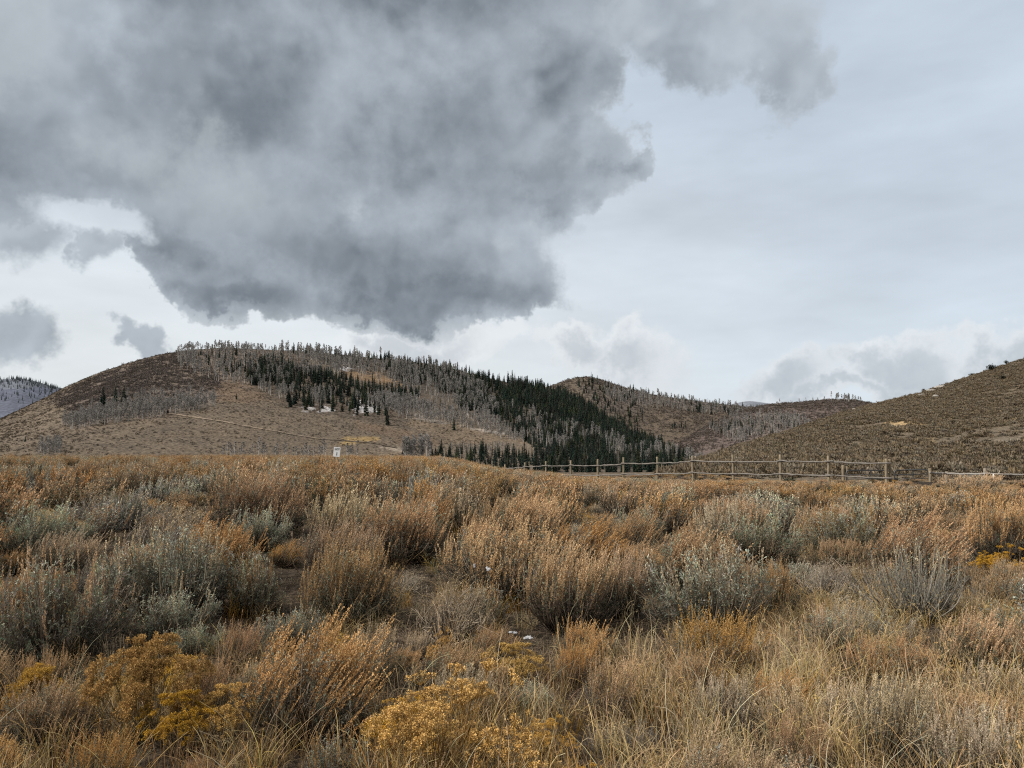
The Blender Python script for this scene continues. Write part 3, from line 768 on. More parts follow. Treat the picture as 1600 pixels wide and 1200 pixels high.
def fill(n, d0, d1, w0, w1, tight):
    a = prng.uniform(-.74, .74, n); d = np.sqrt(prng.uniform(d0 * d0, d1 * d1, n))
    X, Y = d * np.sin(a), d * np.cos(a); Z = meadow(X, Y)
    PX, PY = to_px(X, Y, Z)
    nz = fbm(X * .16 + 40, Y * .16, 3); nz2 = fbm(X * .11 - 7, Y * .11 + 60, 3)
    for i in range(n):
        if inpoly(PX[i], PY[i], STRAW): continue
        if Y[i] > 36 and a[i] > .02 and meadow(X[i], Y[i]) < -3: continue
        if d[i] > 108 or (d[i] > 78 and a[i] > -.05): continue
        w = prng.uniform(w0, w1) * (1 + .5 * (nz2[i] - .5))
        if a[i] > .05 and d[i] > 18: w *= .8
        if not free(X[i], Y[i], w * tight): continue
        occupy(X[i], Y[i], w * tight)
        u = prng.random(); left = PX[i] < 380
        if d[i] < 6.5:
            pr = (('tan', .45), ('dead', .62), ('green', .75), ('rust', 1)) if PX[i] > 950 else (('tan', .4), ('rust', .75), ('gold', .83), ('green', 1))
        elif nz[i] > (.50 if left else .58): pr = (('green', .55), ('dead', .7), ('rust', 1))
        else: pr = (('rust', .80), ('tan', .90), ('green', .95), ('dead', .98), ('gold', 1))
        kind = next(k for k, c in pr if u <= c)
        h = w * prng.uniform(.42, .8) if w < .75 else w * prng.uniform(.4, .55) if w < 1.3 else w * prng.uniform(.52, .72)
        if d[i] < 6.5: h = min(h, .5)
        if kind == 'gold': w *= .7; h *= .8
        if d[i] > 13:
            ztop = CAMZ - (np.interp(PX[i], [-300, 0, 400, 690, 780, 850, 900, 1000, 1200, 1400, 1450, 1520, 1600, 1900], [709, 708, 709, 711, 727, 734, 742, 745, 749, 752, 755, 748, 757, 758]) - 700) / F * Y[i]
            if ztop - Z[i] < .22:
                if Y[i] < 33: continue
                h = .22; w = min(w, .6); ztop = Z[i] + .22
            h = min(h, (ztop - Z[i]) * (prng.uniform(.84, 1.12) if PX[i] < 720 else prng.uniform(.84, 1.04)))
        plants.append([X[i], Y[i], Z[i], w, h, kind, int(prng.integers(0, 99)), None])
fill(600, 2.5, 6.5, .4, .85, .31)
fill(1500, 7, 16, 1.35, 1.9, .43)
fill(2000, 6.5, 16, .6, 1.0, .42)
fill(9000, 16, 60, 1.5, 2.3, .45)
fill(12000, 16, 60, .7, 1.1, .42)
fill(16000, 60, 108, 1.0, 1.9, .33)
plants.sort(key=lambda p: (p[7] is None, -p[3] * p[4] ** .5 / math.hypot(p[0], p[1])))
GROUPLAB = {
 'green': ('silver-green leafy sagebrush crowded among the other shrubs of the meadow', 'leafy sagebrush of the meadow'),
 'rust': ('rust-topped sagebrush crowded among its like across the meadow', 'rust-topped sagebrush of the meadow'),
 'tan': ('small tan-spiked sagebrush growing between the larger shrubs and dry grass', 'small tan-spiked sagebrush of the meadow'),
 'dead': ('grey bare-twigged shrub scattered among the sagebrush of the meadow', 'bare-twigged shrubs of the meadow'),
 'gold': ('small golden rabbitbrush scattered among the sagebrush of the meadow', 'small golden rabbitbrush of the meadow')}
def inview(p):
    px, py = to_px(np.array(p[0]), np.array(p[1]), np.array(p[2] + p[4] * .6)); return -120 < px < 1720 and py < 1260
single, mass = [], []
for p in plants:
    if p[7] or (len(single) < 300 and inview(p)): single.append(p)
    else: mass.append(p)
for p in single:
    x, y, z, w, h, kind, var, lab = p
    far = math.hypot(x, y) > 15 and not (lab and w > 2)
    lst = (FARP if far else PROTO)[kind]; var %= len(lst)
    nw, nh = NOM.get(kind, (1.62, .93))
    s = w / nw
    e = empty('rabbitbrush' if kind == 'gold' else 'sagebrush', (x, y, z - .02), prng.normal() * .45, (s * prng.uniform(.88, 1.14), s * prng.uniform(.88, 1.14), h / nh))
    e.rotation_euler.x = prng.normal() * .07; e.rotation_euler.y = prng.normal() * .09 + .03
    for nm, me in part_meshes(kind, var, far):
        o = link(bpy.data.objects.new(nm, me), e)
        if nm.startswith('flower'): o['kind'] = 'stuff'
    if lab: tag(e, lab, CATS[kind], GROUPLAB[kind][1])
    else: tag(e, GROUPLAB[kind][0], CATS[kind], GROUPLAB[kind][1])
for near in (True, False):
    for kind in PROTO:
        q = [p for p in mass if p[5] == kind and (math.hypot(p[0], p[1]) < 13) == near]
        if not q: continue
        src = (PROTO if near else FARP)[kind]
        pts = np.array([p[:3] for p in q]); nw, nh = NOM.get(kind, (1.62, .93))
        scl = np.array([(p[3] / nw, p[3] / nw, p[4] / nh) for p in q]); rot = np.zeros((len(q), 3)); rot[:, 2] = prng.normal(size=len(q)) * .4
        nm = {'gold': 'rabbitbrush_cover'}.get(kind, 'sagebrush_cover')
        scatter(nm, [joined(s) for s in src], pts, rot, scl, {'green': 'silver-green', 'rust': 'rust-topped', 'tan': 'tan', 'dead': 'bare grey', 'gold': 'golden'}[kind] + (' low shrub growth between the nearer meadow shrubs' if near else ' shrub cover running back across the meadow'), 'shrub cover', np.array([p[6] % len(src) for p in q]))

# ------------------------------------------------------------------ dry grass
def gen_tuft(seed, n=46, h=(.16, .34), spread=.12, w=.0038, c=((.20, .14, .06), (.48, .36, .18)), bend=.5, heads=0):
    rng = np.random.default_rng(seed); g = Geo()
    ph = rng.random(n) * 6.28; rr = spread * rng.random(n) ** .5
    P0 = np.stack([rr * np.cos(ph), rr * np.sin(ph), np.zeros(n) - .02], -1)
    L = rng.uniform(h[0], h[1], n); lean = rng.normal(size=(n, 2)) * .3 + np.array([.12, 0])
    P1 = P0 + np.stack([lean[:, 0] * L * .4, lean[:, 1] * L * .4, L * .65], -1)
    bd = rng.normal(size=(n, 2)) * bend
    P2 = P1 + np.stack([bd[:, 0] * L * .6, bd[:, 1] * L * .6, L * rng.uniform(-.25, .45, n)], -1)
    K = 6; C = bez(P0, P1, P2, K)
    W = np.linspace(1, .2, K)[None] * w * rng.uniform(.6, 1.4, (n, 1))
    t = np.linspace(0, 1, K)[None, :, None]
    col = (np.array(c[0]) * (1 - t) + np.array(c[1]) * t) * rng.uniform(.6, 1.3, (n, 1, 1)) * (1 + rng.normal(size=(n, 1, 3)) * .05)
    blades(g, C, W, rng, col)
    if heads:
        k = rng.choice(n, heads, replace=False); m = 14; kk = np.repeat(k, m); u = rng.random(len(kk))
        p = P2[kk] + (P2 - P1)[kk] * (u * .25)[:, None]; d = norm((P2 - P1)[kk] + rng.normal(size=(len(kk), 3)) * .03)
        leaves(g, p, d, .012, .005, rng, np.array((.4, .29, .14)), np.array((.55, .42, .24)))
    v, f, cc = g.arrays(); return v, f, cc, np.zeros(len(f), int), [GRASS_M]
STRAWC = ((.26, .18, .09), (.70, .53, .30)); OLIVE = ((.19, .14, .065), (.54, .40, .2)); ORC = ((.22, .125, .05), (.52, .34, .15)); PALE = ((.40, .32, .2), (.74, .63, .45))
tufts = [gen_tuft(1, c=STRAWC, bend=.32), gen_tuft(2, c=OLIVE, h=(.15, .34), n=60), gen_tuft(3, c=ORC, h=(.18, .38), bend=.3), gen_tuft(4, n=9, c=PALE, h=(.22, .44), spread=.2, w=.0045, bend=.5), gen_tuft(5, c=STRAWC, h=(.22, .42), n=30, heads=12, bend=.25), gen_tuft(6, c=STRAWC, h=(.1, .22), n=70, spread=.25, bend=1.1), gen_tuft(7, c=((.12, .09, .06), (.34, .27, .19)), h=(.08, .2), n=80, spread=.34, bend=1.3, w=.005)]
def grass(n, d0, d1, pw):
    a = prng.uniform(-.74, .74, n); d = d0 + (d1 - d0) * prng.random(n) ** pw
    X, Y = d * np.sin(a), d * np.cos(a); PX, PY = to_px(X, Y, meadow(X, Y))
    nz = fbm(X * .5 + 11, Y * .5, 3)
    dens = .35 + .65 * sstep(850, 1100, PX) + .3 * sstep(.5, .6, nz)
    dens = np.where(d > 6.2, dens * .28 * (1 + 1.2 * (PX > 1050)), dens)
    k = prng.random(n) < dens; st = inpoly(PX, PY, STRAW)
    X, Y, PX, nz, st, d = X[k | st], Y[k | st], PX[k | st], nz[k | st], st[k | st], d[k | st]; m = len(X)
    pts = np.stack([X, Y, meadow(X, Y)], -1)
    u = prng.random(m)
    idx = np.where(PX > 950, np.select([u < .4, u < .55, u < .65, u < .73, u < .88], [0, 1, 2, 3, 4], 5), np.select([u < .15, u < .45, u < .8, u < .88, u < .93], [0, 1, 2, 3, 4], 5))
    idx = np.where(st, np.where(u < .7, 5, 0), idx)
    s = prng.uniform(.7, 1.25, m) * np.where(d > 7, .9, 1)
    rot = np.stack([prng.normal(size=m) * .12, prng.normal(size=m) * .12, prng.random(m) * 6.28], -1)
    return pts, rot, np.stack([s, s, s * prng.uniform(.8, 1.15, m)], -1), idx
G1 = grass(2600, 2.4, 9, .8); G2 = grass(3600, 8, 24, .8)
sx, sy = prng.uniform(-200, 140, 1500), prng.uniform(795, 838, 1500); sk = inpoly(sx, sy, STRAW)
sp = np.array([ground_at(a, b) for a, b in zip(sx[sk], sy[sk])]); sm = len(sp); ss_ = prng.uniform(.6, 1.1, sm)
G3 = (sp, np.stack([np.zeros(sm), np.zeros(sm), prng.random(sm) * 6.28], -1), np.stack([ss_, ss_, ss_ * .7], -1), np.where(prng.random(sm) < .6, 5, 0))
lm_ = 4200; la = prng.uniform(-.74, .74, lm_); ld = 5 + 19 * prng.random(lm_) ** .8; lx, ly = ld * np.sin(la), ld * np.cos(la); ls = prng.uniform(.5, 1.0, lm_)
G4 = (np.stack([lx, ly, meadow(lx, ly)], -1), np.stack([np.zeros(lm_), np.zeros(lm_), prng.random(lm_) * 6.28], -1), np.stack([ls, ls, ls * .5], -1), np.full(lm_, 6))
Gs = [np.concatenate(q) for q in zip(G1, G2, G3, G4)]
scatter('dry_grass', tufts, Gs[0], Gs[1], Gs[2], 'dry straw-coloured grass growing between the shrubs', 'grass', Gs[3])

# ------------------------------------------------------------------ brush on the hills
def gen_brush(seed, c0, c1, n=60, w=.5, hh=.42):
    rng = np.random.default_rng(seed); g = Geo()
    d = norm(rng.normal(size=(n, 3)) * [1, 1, .8] + [0, 0, .45]); d[:, 2] = np.abs(d[:, 2])
    p = d * np.array([w, w, hh]) * rng.uniform(.15, .8, (n, 1))
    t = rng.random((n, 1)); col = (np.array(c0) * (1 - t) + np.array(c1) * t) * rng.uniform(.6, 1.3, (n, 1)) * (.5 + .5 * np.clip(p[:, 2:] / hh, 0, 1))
    leaves(g, p, norm(d + rng.normal(size=(n, 3)) * .4 + [.1, 0, .3]), rng.uniform(.18, .34, n), rng.uniform(.07, .14, n), rng, col * .75, col * 1.15)
    v, f, c = g.arrays(); return v, f, c, np.zeros(len(f), int), [BRUSH_M]
def hill_brush(name, H, px0, px1, n, r0f, size, protos, label, big=0, weight=None, seed=3, dense=.42):
    rng = np.random.default_rng(seed)
    a = rng.uniform(az_el(px0, 690)[0], az_el(px1, 690)[0], n); B, R = H.B(a), H.R(a)
    r = B + (R - B) * np.sqrt(rng.uniform(r0f, 1.0, n)); x, y = r * np.sin(a), r * np.cos(a)
    keep = (fbm(x * .12, y * .12, 3) > dense + .22 * (rng.random(n) - .5) * 2) if name != 'hillside_sagebrush' else (fbm(x * .045, y * .045, 4) * .55 + fbm(x * .28, y * .28, 3) * .45 > .43 + .15 * (rng.random(n) - .5) * 2)
    if weight is not None: keep &= weight(*to_px(x, y, H.h(x, y)), rng)
    x, y = x[keep], y[keep]; z = H.h(x, y); m = len(x)
    s = rng.uniform(*size, m) * (1 + .8 * (rng.random(m) ** 4))
    scatter(name, protos, np.stack([x, y, z - .05], -1), np.stack([np.zeros(m), np.zeros(m), rng.random(m) * 6.28], -1), np.stack([s, s, s * rng.uniform(.7, 1.2, m)], -1), label, 'shrub cover', seed=seed)
BR = [gen_brush(1, (.175, .137, .092), (.28, .222, .15)), gen_brush(2, (.165, .137, .096), (.265, .22, .155)), gen_brush(3, (.195, .15, .095), (.31, .24, .155)), gen_brush(4, (.185, .155, .115), (.29, .25, .19))]
hill_brush('hillside_sagebrush', RIGHT, 1030, 1900, 90000, 0.0, (.5, 1.15), [BR[0], BR[0], BR[1], BR[2], BR[3]], 'brown sagebrush cover on the nearer hillside to the right')
MB = [gen_brush(7, (.112, .09, .066), (.17, .137, .10), 26), gen_brush(8, (.10, .081, .062), (.155, .125, .095), 26), gen_brush(9, (.135, .107, .075), (.205, .163, .115), 26)]
hill_brush('hillside_brush', MAIN, -250, 900, 60000, .0, (.9, 1.7), MB, 'brown brush covering the open slopes of the large hill', seed=5, weight=lambda px, py, rng: ~inpoly(px, py, [(480, 560), (1100, 700), (1100, 740), (830, 735), (700, 650), (480, 600)]))
PB = [gen_brush(17, (.16, .135, .122), (.25, .215, .20), 30), gen_brush(18, (.16, .132, .112), (.26, .22, .19), 30)]
DARKB = [(85, 625), (130, 600), (200, 572), (260, 555), (300, 548), (285, 575), (345, 580), (340, 612), (210, 628), (110, 645)]
hill_brush('dark_brush', MAIN, 60, 360, 16000, .1, (2, 3.6), PB, 'dark purplish brush on the upper left of the large hill', seed=6, weight=lambda px, py, rng: inpoly(px + rng.normal(size=len(px)) * 6, py + rng.normal(size=len(px)) * 3, DARKB), dense=.46)
hill_brush('ridge_brush', SECOND, 860, 1300, 12000, .05, (2.5, 5), PB + [MB[1]], 'brown brush covering the hill behind the forest', seed=8)
hill_brush('valley_brush', THIRD, 1060, 1400, 12000, .05, (2.2, 4), PB + [MB[1]], 'purplish brush covering the hill beyond the valley', seed=9)

# ------------------------------------------------------------------ trees
def gen_conifer(seed, H=10, R=1.5, lv=20, nb=8, full=1.0, green=(.030, .044, .034)):
    rng = np.random.default_rng(seed); tr, cr = Geo(), Geo()
    tubes(tr, np.array([[[0, 0, -.6], [0, 0, H * .5], [0, 0, H * .97]]]), np.array([[.17, .1, .02]]), np.array((.1, .08, .065)), rng, 5)
    z = np.repeat(np.linspace(.06, .97, lv), nb); n = len(z); z = np.clip(z + rng.normal(size=n) * .015, .04, .985)
    ph = rng.random(n) * 6.28; prof = (1 - z) ** .85 * (.75 + .25 * np.minimum(z / .12, 1)) + .03
    L = R * prof * rng.uniform(.65, 1.2, n) * full
    D = norm(np.stack([np.cos(ph), np.sin(ph), -.35 + .5 * z + rng.normal(size=n) * .12], -1))
    P = np.stack([0 * z, 0 * z, z * H], -1)
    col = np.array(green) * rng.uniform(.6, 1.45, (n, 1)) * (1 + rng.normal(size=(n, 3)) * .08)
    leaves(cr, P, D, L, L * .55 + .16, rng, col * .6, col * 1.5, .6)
    # hanging twig fans
    k = np.repeat(np.arange(n), 2); q = P[k] + D[k] * (L[k] * rng.uniform(.35, .95, len(k)))[:, None]
    dd = norm(D[k] * .6 + rng.normal(size=(len(k), 3)) * .4 + [0, 0, -.35])
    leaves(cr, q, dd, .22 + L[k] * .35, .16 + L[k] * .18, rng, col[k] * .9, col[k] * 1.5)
    leaves(cr, np.array([[0, 0, H * .92]]), np.array([[0, 0, 1.]]), H * .09, .16, rng, col[:1], col[:1])
    return dict(trunk=(tr, BARK_M), crown=(cr, CON_M))
def gen_aspen(seed, H=10, R=1.5, nb=18, tw=30, bushy=0, white=1.0):
    rng = np.random.default_rng(seed); tr, cr = Geo(), Geo()
    K = 5; zt = np.linspace(0, 1, K); wob = np.cumsum(rng.normal(size=(K, 2)) * .08, 0)
    C = np.stack([wob[:, 0], wob[:, 1], zt * H - .4], -1)[None]
    tubes(tr, C, np.array([[.19, .16, .12, .08, .02]]), np.array((.45, .43, .395)) * white, rng, 5)
    zb = rng.uniform(.15 if bushy else .38, .93, nb); ph = rng.random(nb) * 6.28
    P = np.stack([np.interp(zb, zt, wob[:, 0]), np.interp(zb, zt, wob[:, 1]), zb * H - .4], -1)
    L = R * (1.25 - zb) * rng.uniform(.7, 1.2, nb) * 1.3
    D = norm(np.stack([np.cos(ph), np.sin(ph), rng.uniform(.7, 1.5, nb)], -1))
    Q = P + D * L[:, None]; Cb = bez(P, P + D * L[:, None] * .5 - [0, 0, .1], Q + [0, 0, .25], 4)
    tubes(cr, Cb, np.linspace(.06, .02, 4)[None] * np.ones((nb, 1)), np.array((.34, .29, .26)), rng)
    k = np.repeat(np.arange(nb), tw); t = rng.uniform(.25, 1, len(k))
    b = P[k] + D[k] * (L[k] * t)[:, None]; dd = norm(D[k] * .7 + rng.normal(size=(len(k), 3)) * .55 + [0, 0, .4])
    col = np.array((.31, .295, .275)) * rng.uniform(.7, 1.3, (len(k), 1))
    leaves(cr, b, dd, rng.uniform(.5, 1.1, len(k)) * (R / 1.5), .15, rng, col, col)
    return dict(trunk=(tr, BARK_M), crown=(cr, ASP_M))
CONS = [gen_conifer(1, R=1.35), gen_conifer(2, R=1.7), gen_conifer(3, R=1.1, full=.9), gen_conifer(4, R=1.5, lv=17), gen_conifer(5, R=1.9, lv=18, green=(.05, .062, .036)), gen_conifer(6, R=1.0, lv=14, nb=6, full=.8, green=(.075, .07, .06)), gen_conifer(7, R=1.55, green=(.026, .040, .036))]
ASPS = [gen_aspen(1), gen_aspen(2, R=1.3), gen_aspen(3, R=1.8, bushy=1), gen_aspen(4, R=1.1, nb=12, white=1.1)]
TM = {'c': [[(n, mesh_arrays(n, *g.arrays(), m)) for n, (g, m) in t.items()] for t in CONS], 'a': [[(n, mesh_arrays(n, *g.arrays(), m)) for n, (g, m) in t.items()] for t in ASPS]}
trng = np.random.default_rng(12)
trees = []      # x,y,z,height,kind,variant,label,group,px height
def zone(H, kind, n, poly, h0, h1, grp, lab=None, var=None, patch=0, ps=.03):
    poly = [tuple(p) for p in poly]; xs, ys = zip(*poly); got = 0
    while got < n:
        px = trng.uniform(min(xs), max(xs), n * 3); py = trng.uniform(min(ys), max(ys), n * 3)
        k = inpoly(px, py, poly)
        if patch: k &= (fbm(px * ps + 7, py * ps * 2.2, 3) - .5) * 6 * abs(patch) * np.sign(patch) + .5 > trng.random(len(px))
        px, py = px[k][:n - got], py[k][:n - got]
        if not len(px): continue
        got += len(px)
        x, y, z = H.at(px, py); hp = trng.uniform(h0, h1, len(px)) * (.8 + .4 * trng.random(len(px)) ** 2) * (.88 if kind == 'c' else 1)
        r = np.hypot(x, y); m = hp * r / F
        for i in range(len(px)): trees.append([x[i], y[i], z[i], m[i], kind, int(trng.integers(0, 99)) if var is None else var, lab, grp, hp[i]])
MAINF = 'conifers of the dark hillside forest'; MAINA = 'leafless aspens of the forested hill'
# conifers on the large hill
zone(MAIN, 'c', 420, [(385, 575), (430, 570), (520, 590), (600, 610), (652, 626), (650, 636), (600, 626), (540, 622), (470, 616), (388, 604)], 14, 25, MAINF)
zone(MAIN, 'c', 75, [(448, 622), (520, 618), (600, 632), (606, 656), (545, 654), (452, 640)], 17, 28, MAINF)
zone(MAIN, 'c', 250, [(440, 548), (500, 549), (620, 559), (700, 571), (760, 590), (760, 600), (640, 580), (500, 566)], 8, 17, MAINF)
zone(MAIN, 'c', 60, [(300, 556), (440, 552), (460, 590), (390, 600), (310, 575)], 12, 22, MAINF)
zone(MAIN, 'c', 2300, [(690, 588), (770, 592), (830, 605), (880, 613), (930, 641), (985, 673), (1050, 703), (1085, 722), (1000, 733), (860, 733), (828, 694), (780, 664), (735, 628)], 12, 21, MAINF, patch=.2)
zone(MAIN, 'c', 850, [(800, 600), (880, 614), (985, 674), (1040, 700), (960, 690), (860, 660), (790, 625)], 12, 20, MAINF)
zone(MAIN, 'c', 240, [(560, 572), (700, 590), (790, 650), (765, 655), (660, 625), (560, 592)], 11, 20, MAINF, patch=.6)
zone(MAIN, 'c', 330, [(600, 566), (700, 580), (770, 600), (800, 640), (720, 628), (620, 598)], 11, 19, MAINF, patch=.5)
zone(MAIN, 'a', 250, [(560, 572), (700, 590), (790, 650), (765, 655), (660, 625), (560, 592)], 11, 18, MAINA)
zone(MAIN, 'c', 260, [(640, 596), (740, 615), (790, 650), (720, 645), (650, 622)], 11, 19, MAINF, patch=.8)
zone(MAIN, 'c', 380, [(672, 712), (745, 706), (820, 716), (900, 718), (1085, 722), (1085, 748), (860, 752), (676, 730)], 18, 30, 'conifers in the valley bottom behind the fence')
# aspens on the large hill
zone(MAIN, 'a', 520, [(275, 549), (350, 546), (480, 549), (480, 600), (390, 606), (330, 596), (280, 582)], 10, 18, MAINA)
zone(MAIN, 'a', 560, [(95, 664), (150, 645), (250, 640), (335, 632), (336, 640), (250, 657), (110, 674)], 11, 20, MAINA)
zone(MAIN, 'a', 170, [(120, 640), (200, 620), (310, 605), (335, 625), (200, 640)], 7, 13, MAINA)
zone(MAIN, 'a', 500, [(400, 608), (470, 612), (600, 622), (660, 632), (640, 650), (540, 640), (430, 625)], 10, 16, MAINA, patch=.5)
zone(MAIN, 'a', 520, [(600, 634), (660, 634), (760, 655), (835, 692), (800, 688), (700, 665), (630, 660)], 9, 17, MAINA)
zone(MAIN, 'a', 900, [(480, 550), (620, 561), (720, 582), (770, 620), (780, 655), (700, 635), (640, 608), (560, 585), (480, 590)], 10, 18, MAINA, patch=.6)
zone(MAIN, 'a', 300, [(800, 640), (870, 660), (960, 690), (1050, 706), (1080, 725), (960, 725), (860, 700), (810, 680)], 11, 18, MAINA, patch=-.9)
zone(MAIN, 'a', 60, [(285, 547), (400, 545), (400, 549), (285, 551)], 6, 12, MAINA)
zone(MAIN, 'a', 40, [(60, 704), (95, 700), (95, 714), (60, 716)], 12, 20, 'leafless aspens at the left foot of the hill', 'small leafless aspen at the left foot of the large hill', 2)
zone(MAIN, 'a', 46, [(345, 716), (520, 716), (520, 724), (345, 724)], 18, 34, 'thin white aspens behind the sage crest', 'thin white leafless aspen at the hill foot left of the sign', 3)
zone(MAIN, 'a', 10, [(540, 716), (562, 716), (562, 724), (540, 724)], 18, 30, 'thin white aspens right of the sign', 'thin white leafless aspen just right of the white sign', 3)
zone(MAIN, 'a', 14, [(630, 714), (646, 714), (646, 720), (630, 720)], 30, 42, 'tall pale poplars at the hill foot', 'tall pale leafless poplar in the narrow clump left of the valley conifers', 2)
zone(MAIN, 'a', 10, [(656, 712), (674, 712), (674, 718), (656, 718)], 24, 40, 'tall pale poplars beside the valley conifers', 'tall pale leafless poplar touching the valley conifers', 2)
zone(MAIN, 'a', 60, [(680, 700), (780, 694), (820, 708), (700, 712)], 8, 14, MAINA)
# hill behind the forest
SECF = 'conifers on the hill behind the forest'; SECA = 'leafless aspens on the hill behind the forest'
zone(SECOND, 'c', 130, [(920, 592), (985, 612), (1010, 655), (990, 672), (940, 640), (900, 606)], 9, 15, SECF)
zone(SECOND, 'c', 60, [(980, 606), (1100, 628), (1240, 645), (1240, 650), (1100, 634), (980, 612)], 7, 12, SECF)
zone(SECOND, 'c', 80, [(1070, 630), (1150, 640), (1260, 650), (1260, 662), (1150, 650), (1075, 642)], 9, 15, SECF)
zone(SECOND, 'c', 16, [(1048, 664), (1072, 664), (1072, 669), (1048, 669)], 7, 12, 'small clump of conifers on the open brown slope', 'dark conifer in the small clump on the open brown slope')
zone(SECOND, 'a', 400, [(930, 600), (990, 612), (1100, 630), (1180, 642), (1180, 652), (1090, 642), (1000, 640), (950, 625)], 7, 12, SECA)
zone(THIRD, 'c', 70, [(1110, 665), (1250, 655), (1250, 668), (1180, 684), (1120, 682)], 9, 15, 'conifers on the hill beyond the valley')
zone(THIRD, 'a', 380, [(1100, 670), (1150, 650), (1260, 648), (1270, 668), (1150, 694)], 8, 14, 'leafless aspens on the hill beyond the valley')
zone(THIRD, 'a', 26, [(1296, 624), (1345, 627), (1345, 629), (1296, 626)], 8, 13, 'leafless trees on the far right skyline', 'leafless tree in the skyline row left of the near hill')
zone(THIRD, 'a', 14, [(1205, 632), (1290, 625), (1290, 627), (1205, 634)], 4, 8, 'leafless trees on the far right skyline')
zone(MAIN, 'a', 40, [(1075, 712), (1100, 716), (1100, 726), (1070, 726)], 12, 17, MAINA, None, 2)
zone(SECOND, 'c', 12, [(1080, 704), (1106, 700), (1106, 712), (1080, 714)], 12, 20, SECF)
for px, py, hp, lab in [(160, 637, 29, 'dark conifer leftmost of three tall ones on the left slope'), (180, 629, 23, 'dark conifer in the middle of three on the left slope'), (193, 634, 27, 'bushy dark conifer rightmost of three on the left slope'),
    (605, 665, 28, 'isolated dark conifer below the snow patches on the hill'), (709, 672, 20, 'lone conifer on the brown rim right of the snow patches'), (369, 628, 10, 'tiny lone conifer on the brown slope above the dirt track'),
    (629, 713, 12, 'small dark conifer left of the pale poplar clump'), (39, 695, 8, 'tiny dark juniper at the lower left foot of the hill'), (262, 652, 9, 'small dark conifer at the upper end of the dirt track'), (1129, 705, 10, 'small dark conifer at the foot of the near hill beside the valley')]:
    x, y, z = (float(q) for q in (MAIN if px < 1100 else THIRD).at(px, py)); trees.append([x, y, z, hp * math.hypot(x, y) / F, 'c', 1, lab, None, 1000 + hp])
trees.sort(key=lambda t: -t[8])
cnt = {'c': 0, 'a': 0}; rest = {'c': [], 'a': []}
tm = {'c': 'conifer_tree', 'a': 'aspen_tree'}
GLAB = {MAINF: 'dark green conifer standing in the forest on the large hill', MAINA: 'grey leafless aspen in the groves on the large hill', SECF: 'dark conifer on the brown hill behind the forest', SECA: 'grey leafless aspen on the brown hill behind the forest',
    'conifers in the valley bottom behind the fence': 'dark conifer in the dense row at the valley bottom below the forest', 'conifers on the hill beyond the valley': 'dark conifer on the purplish hill beyond the valley', 'leafless aspens on the hill beyond the valley': 'grey leafless aspen on the purplish hill beyond the valley', 'leafless trees on the far right skyline': 'small leafless tree along the far skyline right of centre'}
for t in trees:
    x, y, z, m, kind, var, lab, grp, hp = t
    if cnt[kind] < 298:
        cnt[kind] += 1; ms = TM[kind][var % len(TM[kind])]
        e = empty(tm[kind], (x, y, z), trng.random() * 6.28, (m / 10 * trng.uniform(.85, 1.2),) * 2 + (m / 10,))
        for nm, me in ms: link(bpy.data.objects.new(nm, me), e)
        tag(e, lab or GLAB[grp], 'conifer' if kind == 'c' else 'aspen', grp)
    else: rest[kind].append(t)
for kind, nm, src, lab, cat in (('c', 'conifer_forest', CONS, 'dark conifer forest massed on the farther slopes', 'forest'), ('a', 'aspen_woodland', ASPS, 'grey leafless aspen woodland on the farther slopes', 'woodland')):
    q = rest[kind]; m = len(q); s = np.array([t[3] / 10 for t in q]); wv = trng.uniform(.85, 1.25, m)
    scatter(nm, [joined(p) for p in src], np.array([t[:3] for t in q]), np.stack([np.zeros(m), np.zeros(m), trng.random(m) * 6.28], -1), np.stack([s * wv, s * wv, s], -1), lab, cat, np.array([t[5] % len(src) for t in q]))
# trees on the far mountain at the left edge
a = trng.uniform(az_el(-250, 690)[0], az_el(105, 690)[0], 900); fr = trng.beta(6, 1.2, 900); r = LEFTM.B(a) + fr * (LEFTM.R(a) - LEFTM.B(a)); x, y = r * np.sin(a), r * np.cos(a)
s = trng.uniform(.6, 1.5, 900)
FARC = plant_mat('hazed_conifer_needles', 0, .02, .4, .2); far_c = []
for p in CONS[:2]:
    v, f, c, mi, ms = joined(p); far_c.append((v, f, c * .6 + np.array((.14, .155, .172), np.float32), mi * 0, [FARC]))  # pale blue-grey added to tree colours as painted distance haze
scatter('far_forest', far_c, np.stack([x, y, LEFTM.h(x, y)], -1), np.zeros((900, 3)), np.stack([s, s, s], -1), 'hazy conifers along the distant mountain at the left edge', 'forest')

# ------------------------------------------------------------------ round junipers and rocks on the near hill
def gen_juniper(seed, n=420):
    rng = np.random.default_rng(seed); tr, cr = Geo(), Geo()
    tubes(tr, np.array([[[0, 0, -.3], [0.05, 0, .4], [0, 0, .8]]]), np.array([[.1, .08, .03]]), np.array((.14, .1, .07)), rng, 6)
    ctr = norm(rng.normal(size=(14, 3))) * .3 + [0, 0, .55]
    k = rng.integers(0, 14, n); d = norm(rng.normal(size=(n, 3))); p = ctr[k] + d * .24 * rng.uniform(.5, 1, (n, 1))
    p[:, 2] = np.maximum(p[:, 2], .02); col = np.array((.035, .042, .028)) * rng.uniform(.6, 1.5, (n, 1))
    leaves(cr, p, norm(d + [0, 0, .5]), rng.uniform(.1, .2, n), .07, rng, col * .7, col * 1.3)
    return dict(trunk=(tr, BARK_M), crown=(cr, CON_M))
JM = [(n, mesh_arrays(n, *g.arrays(), m)) for n, (g, m) in gen_juniper(5).items()]
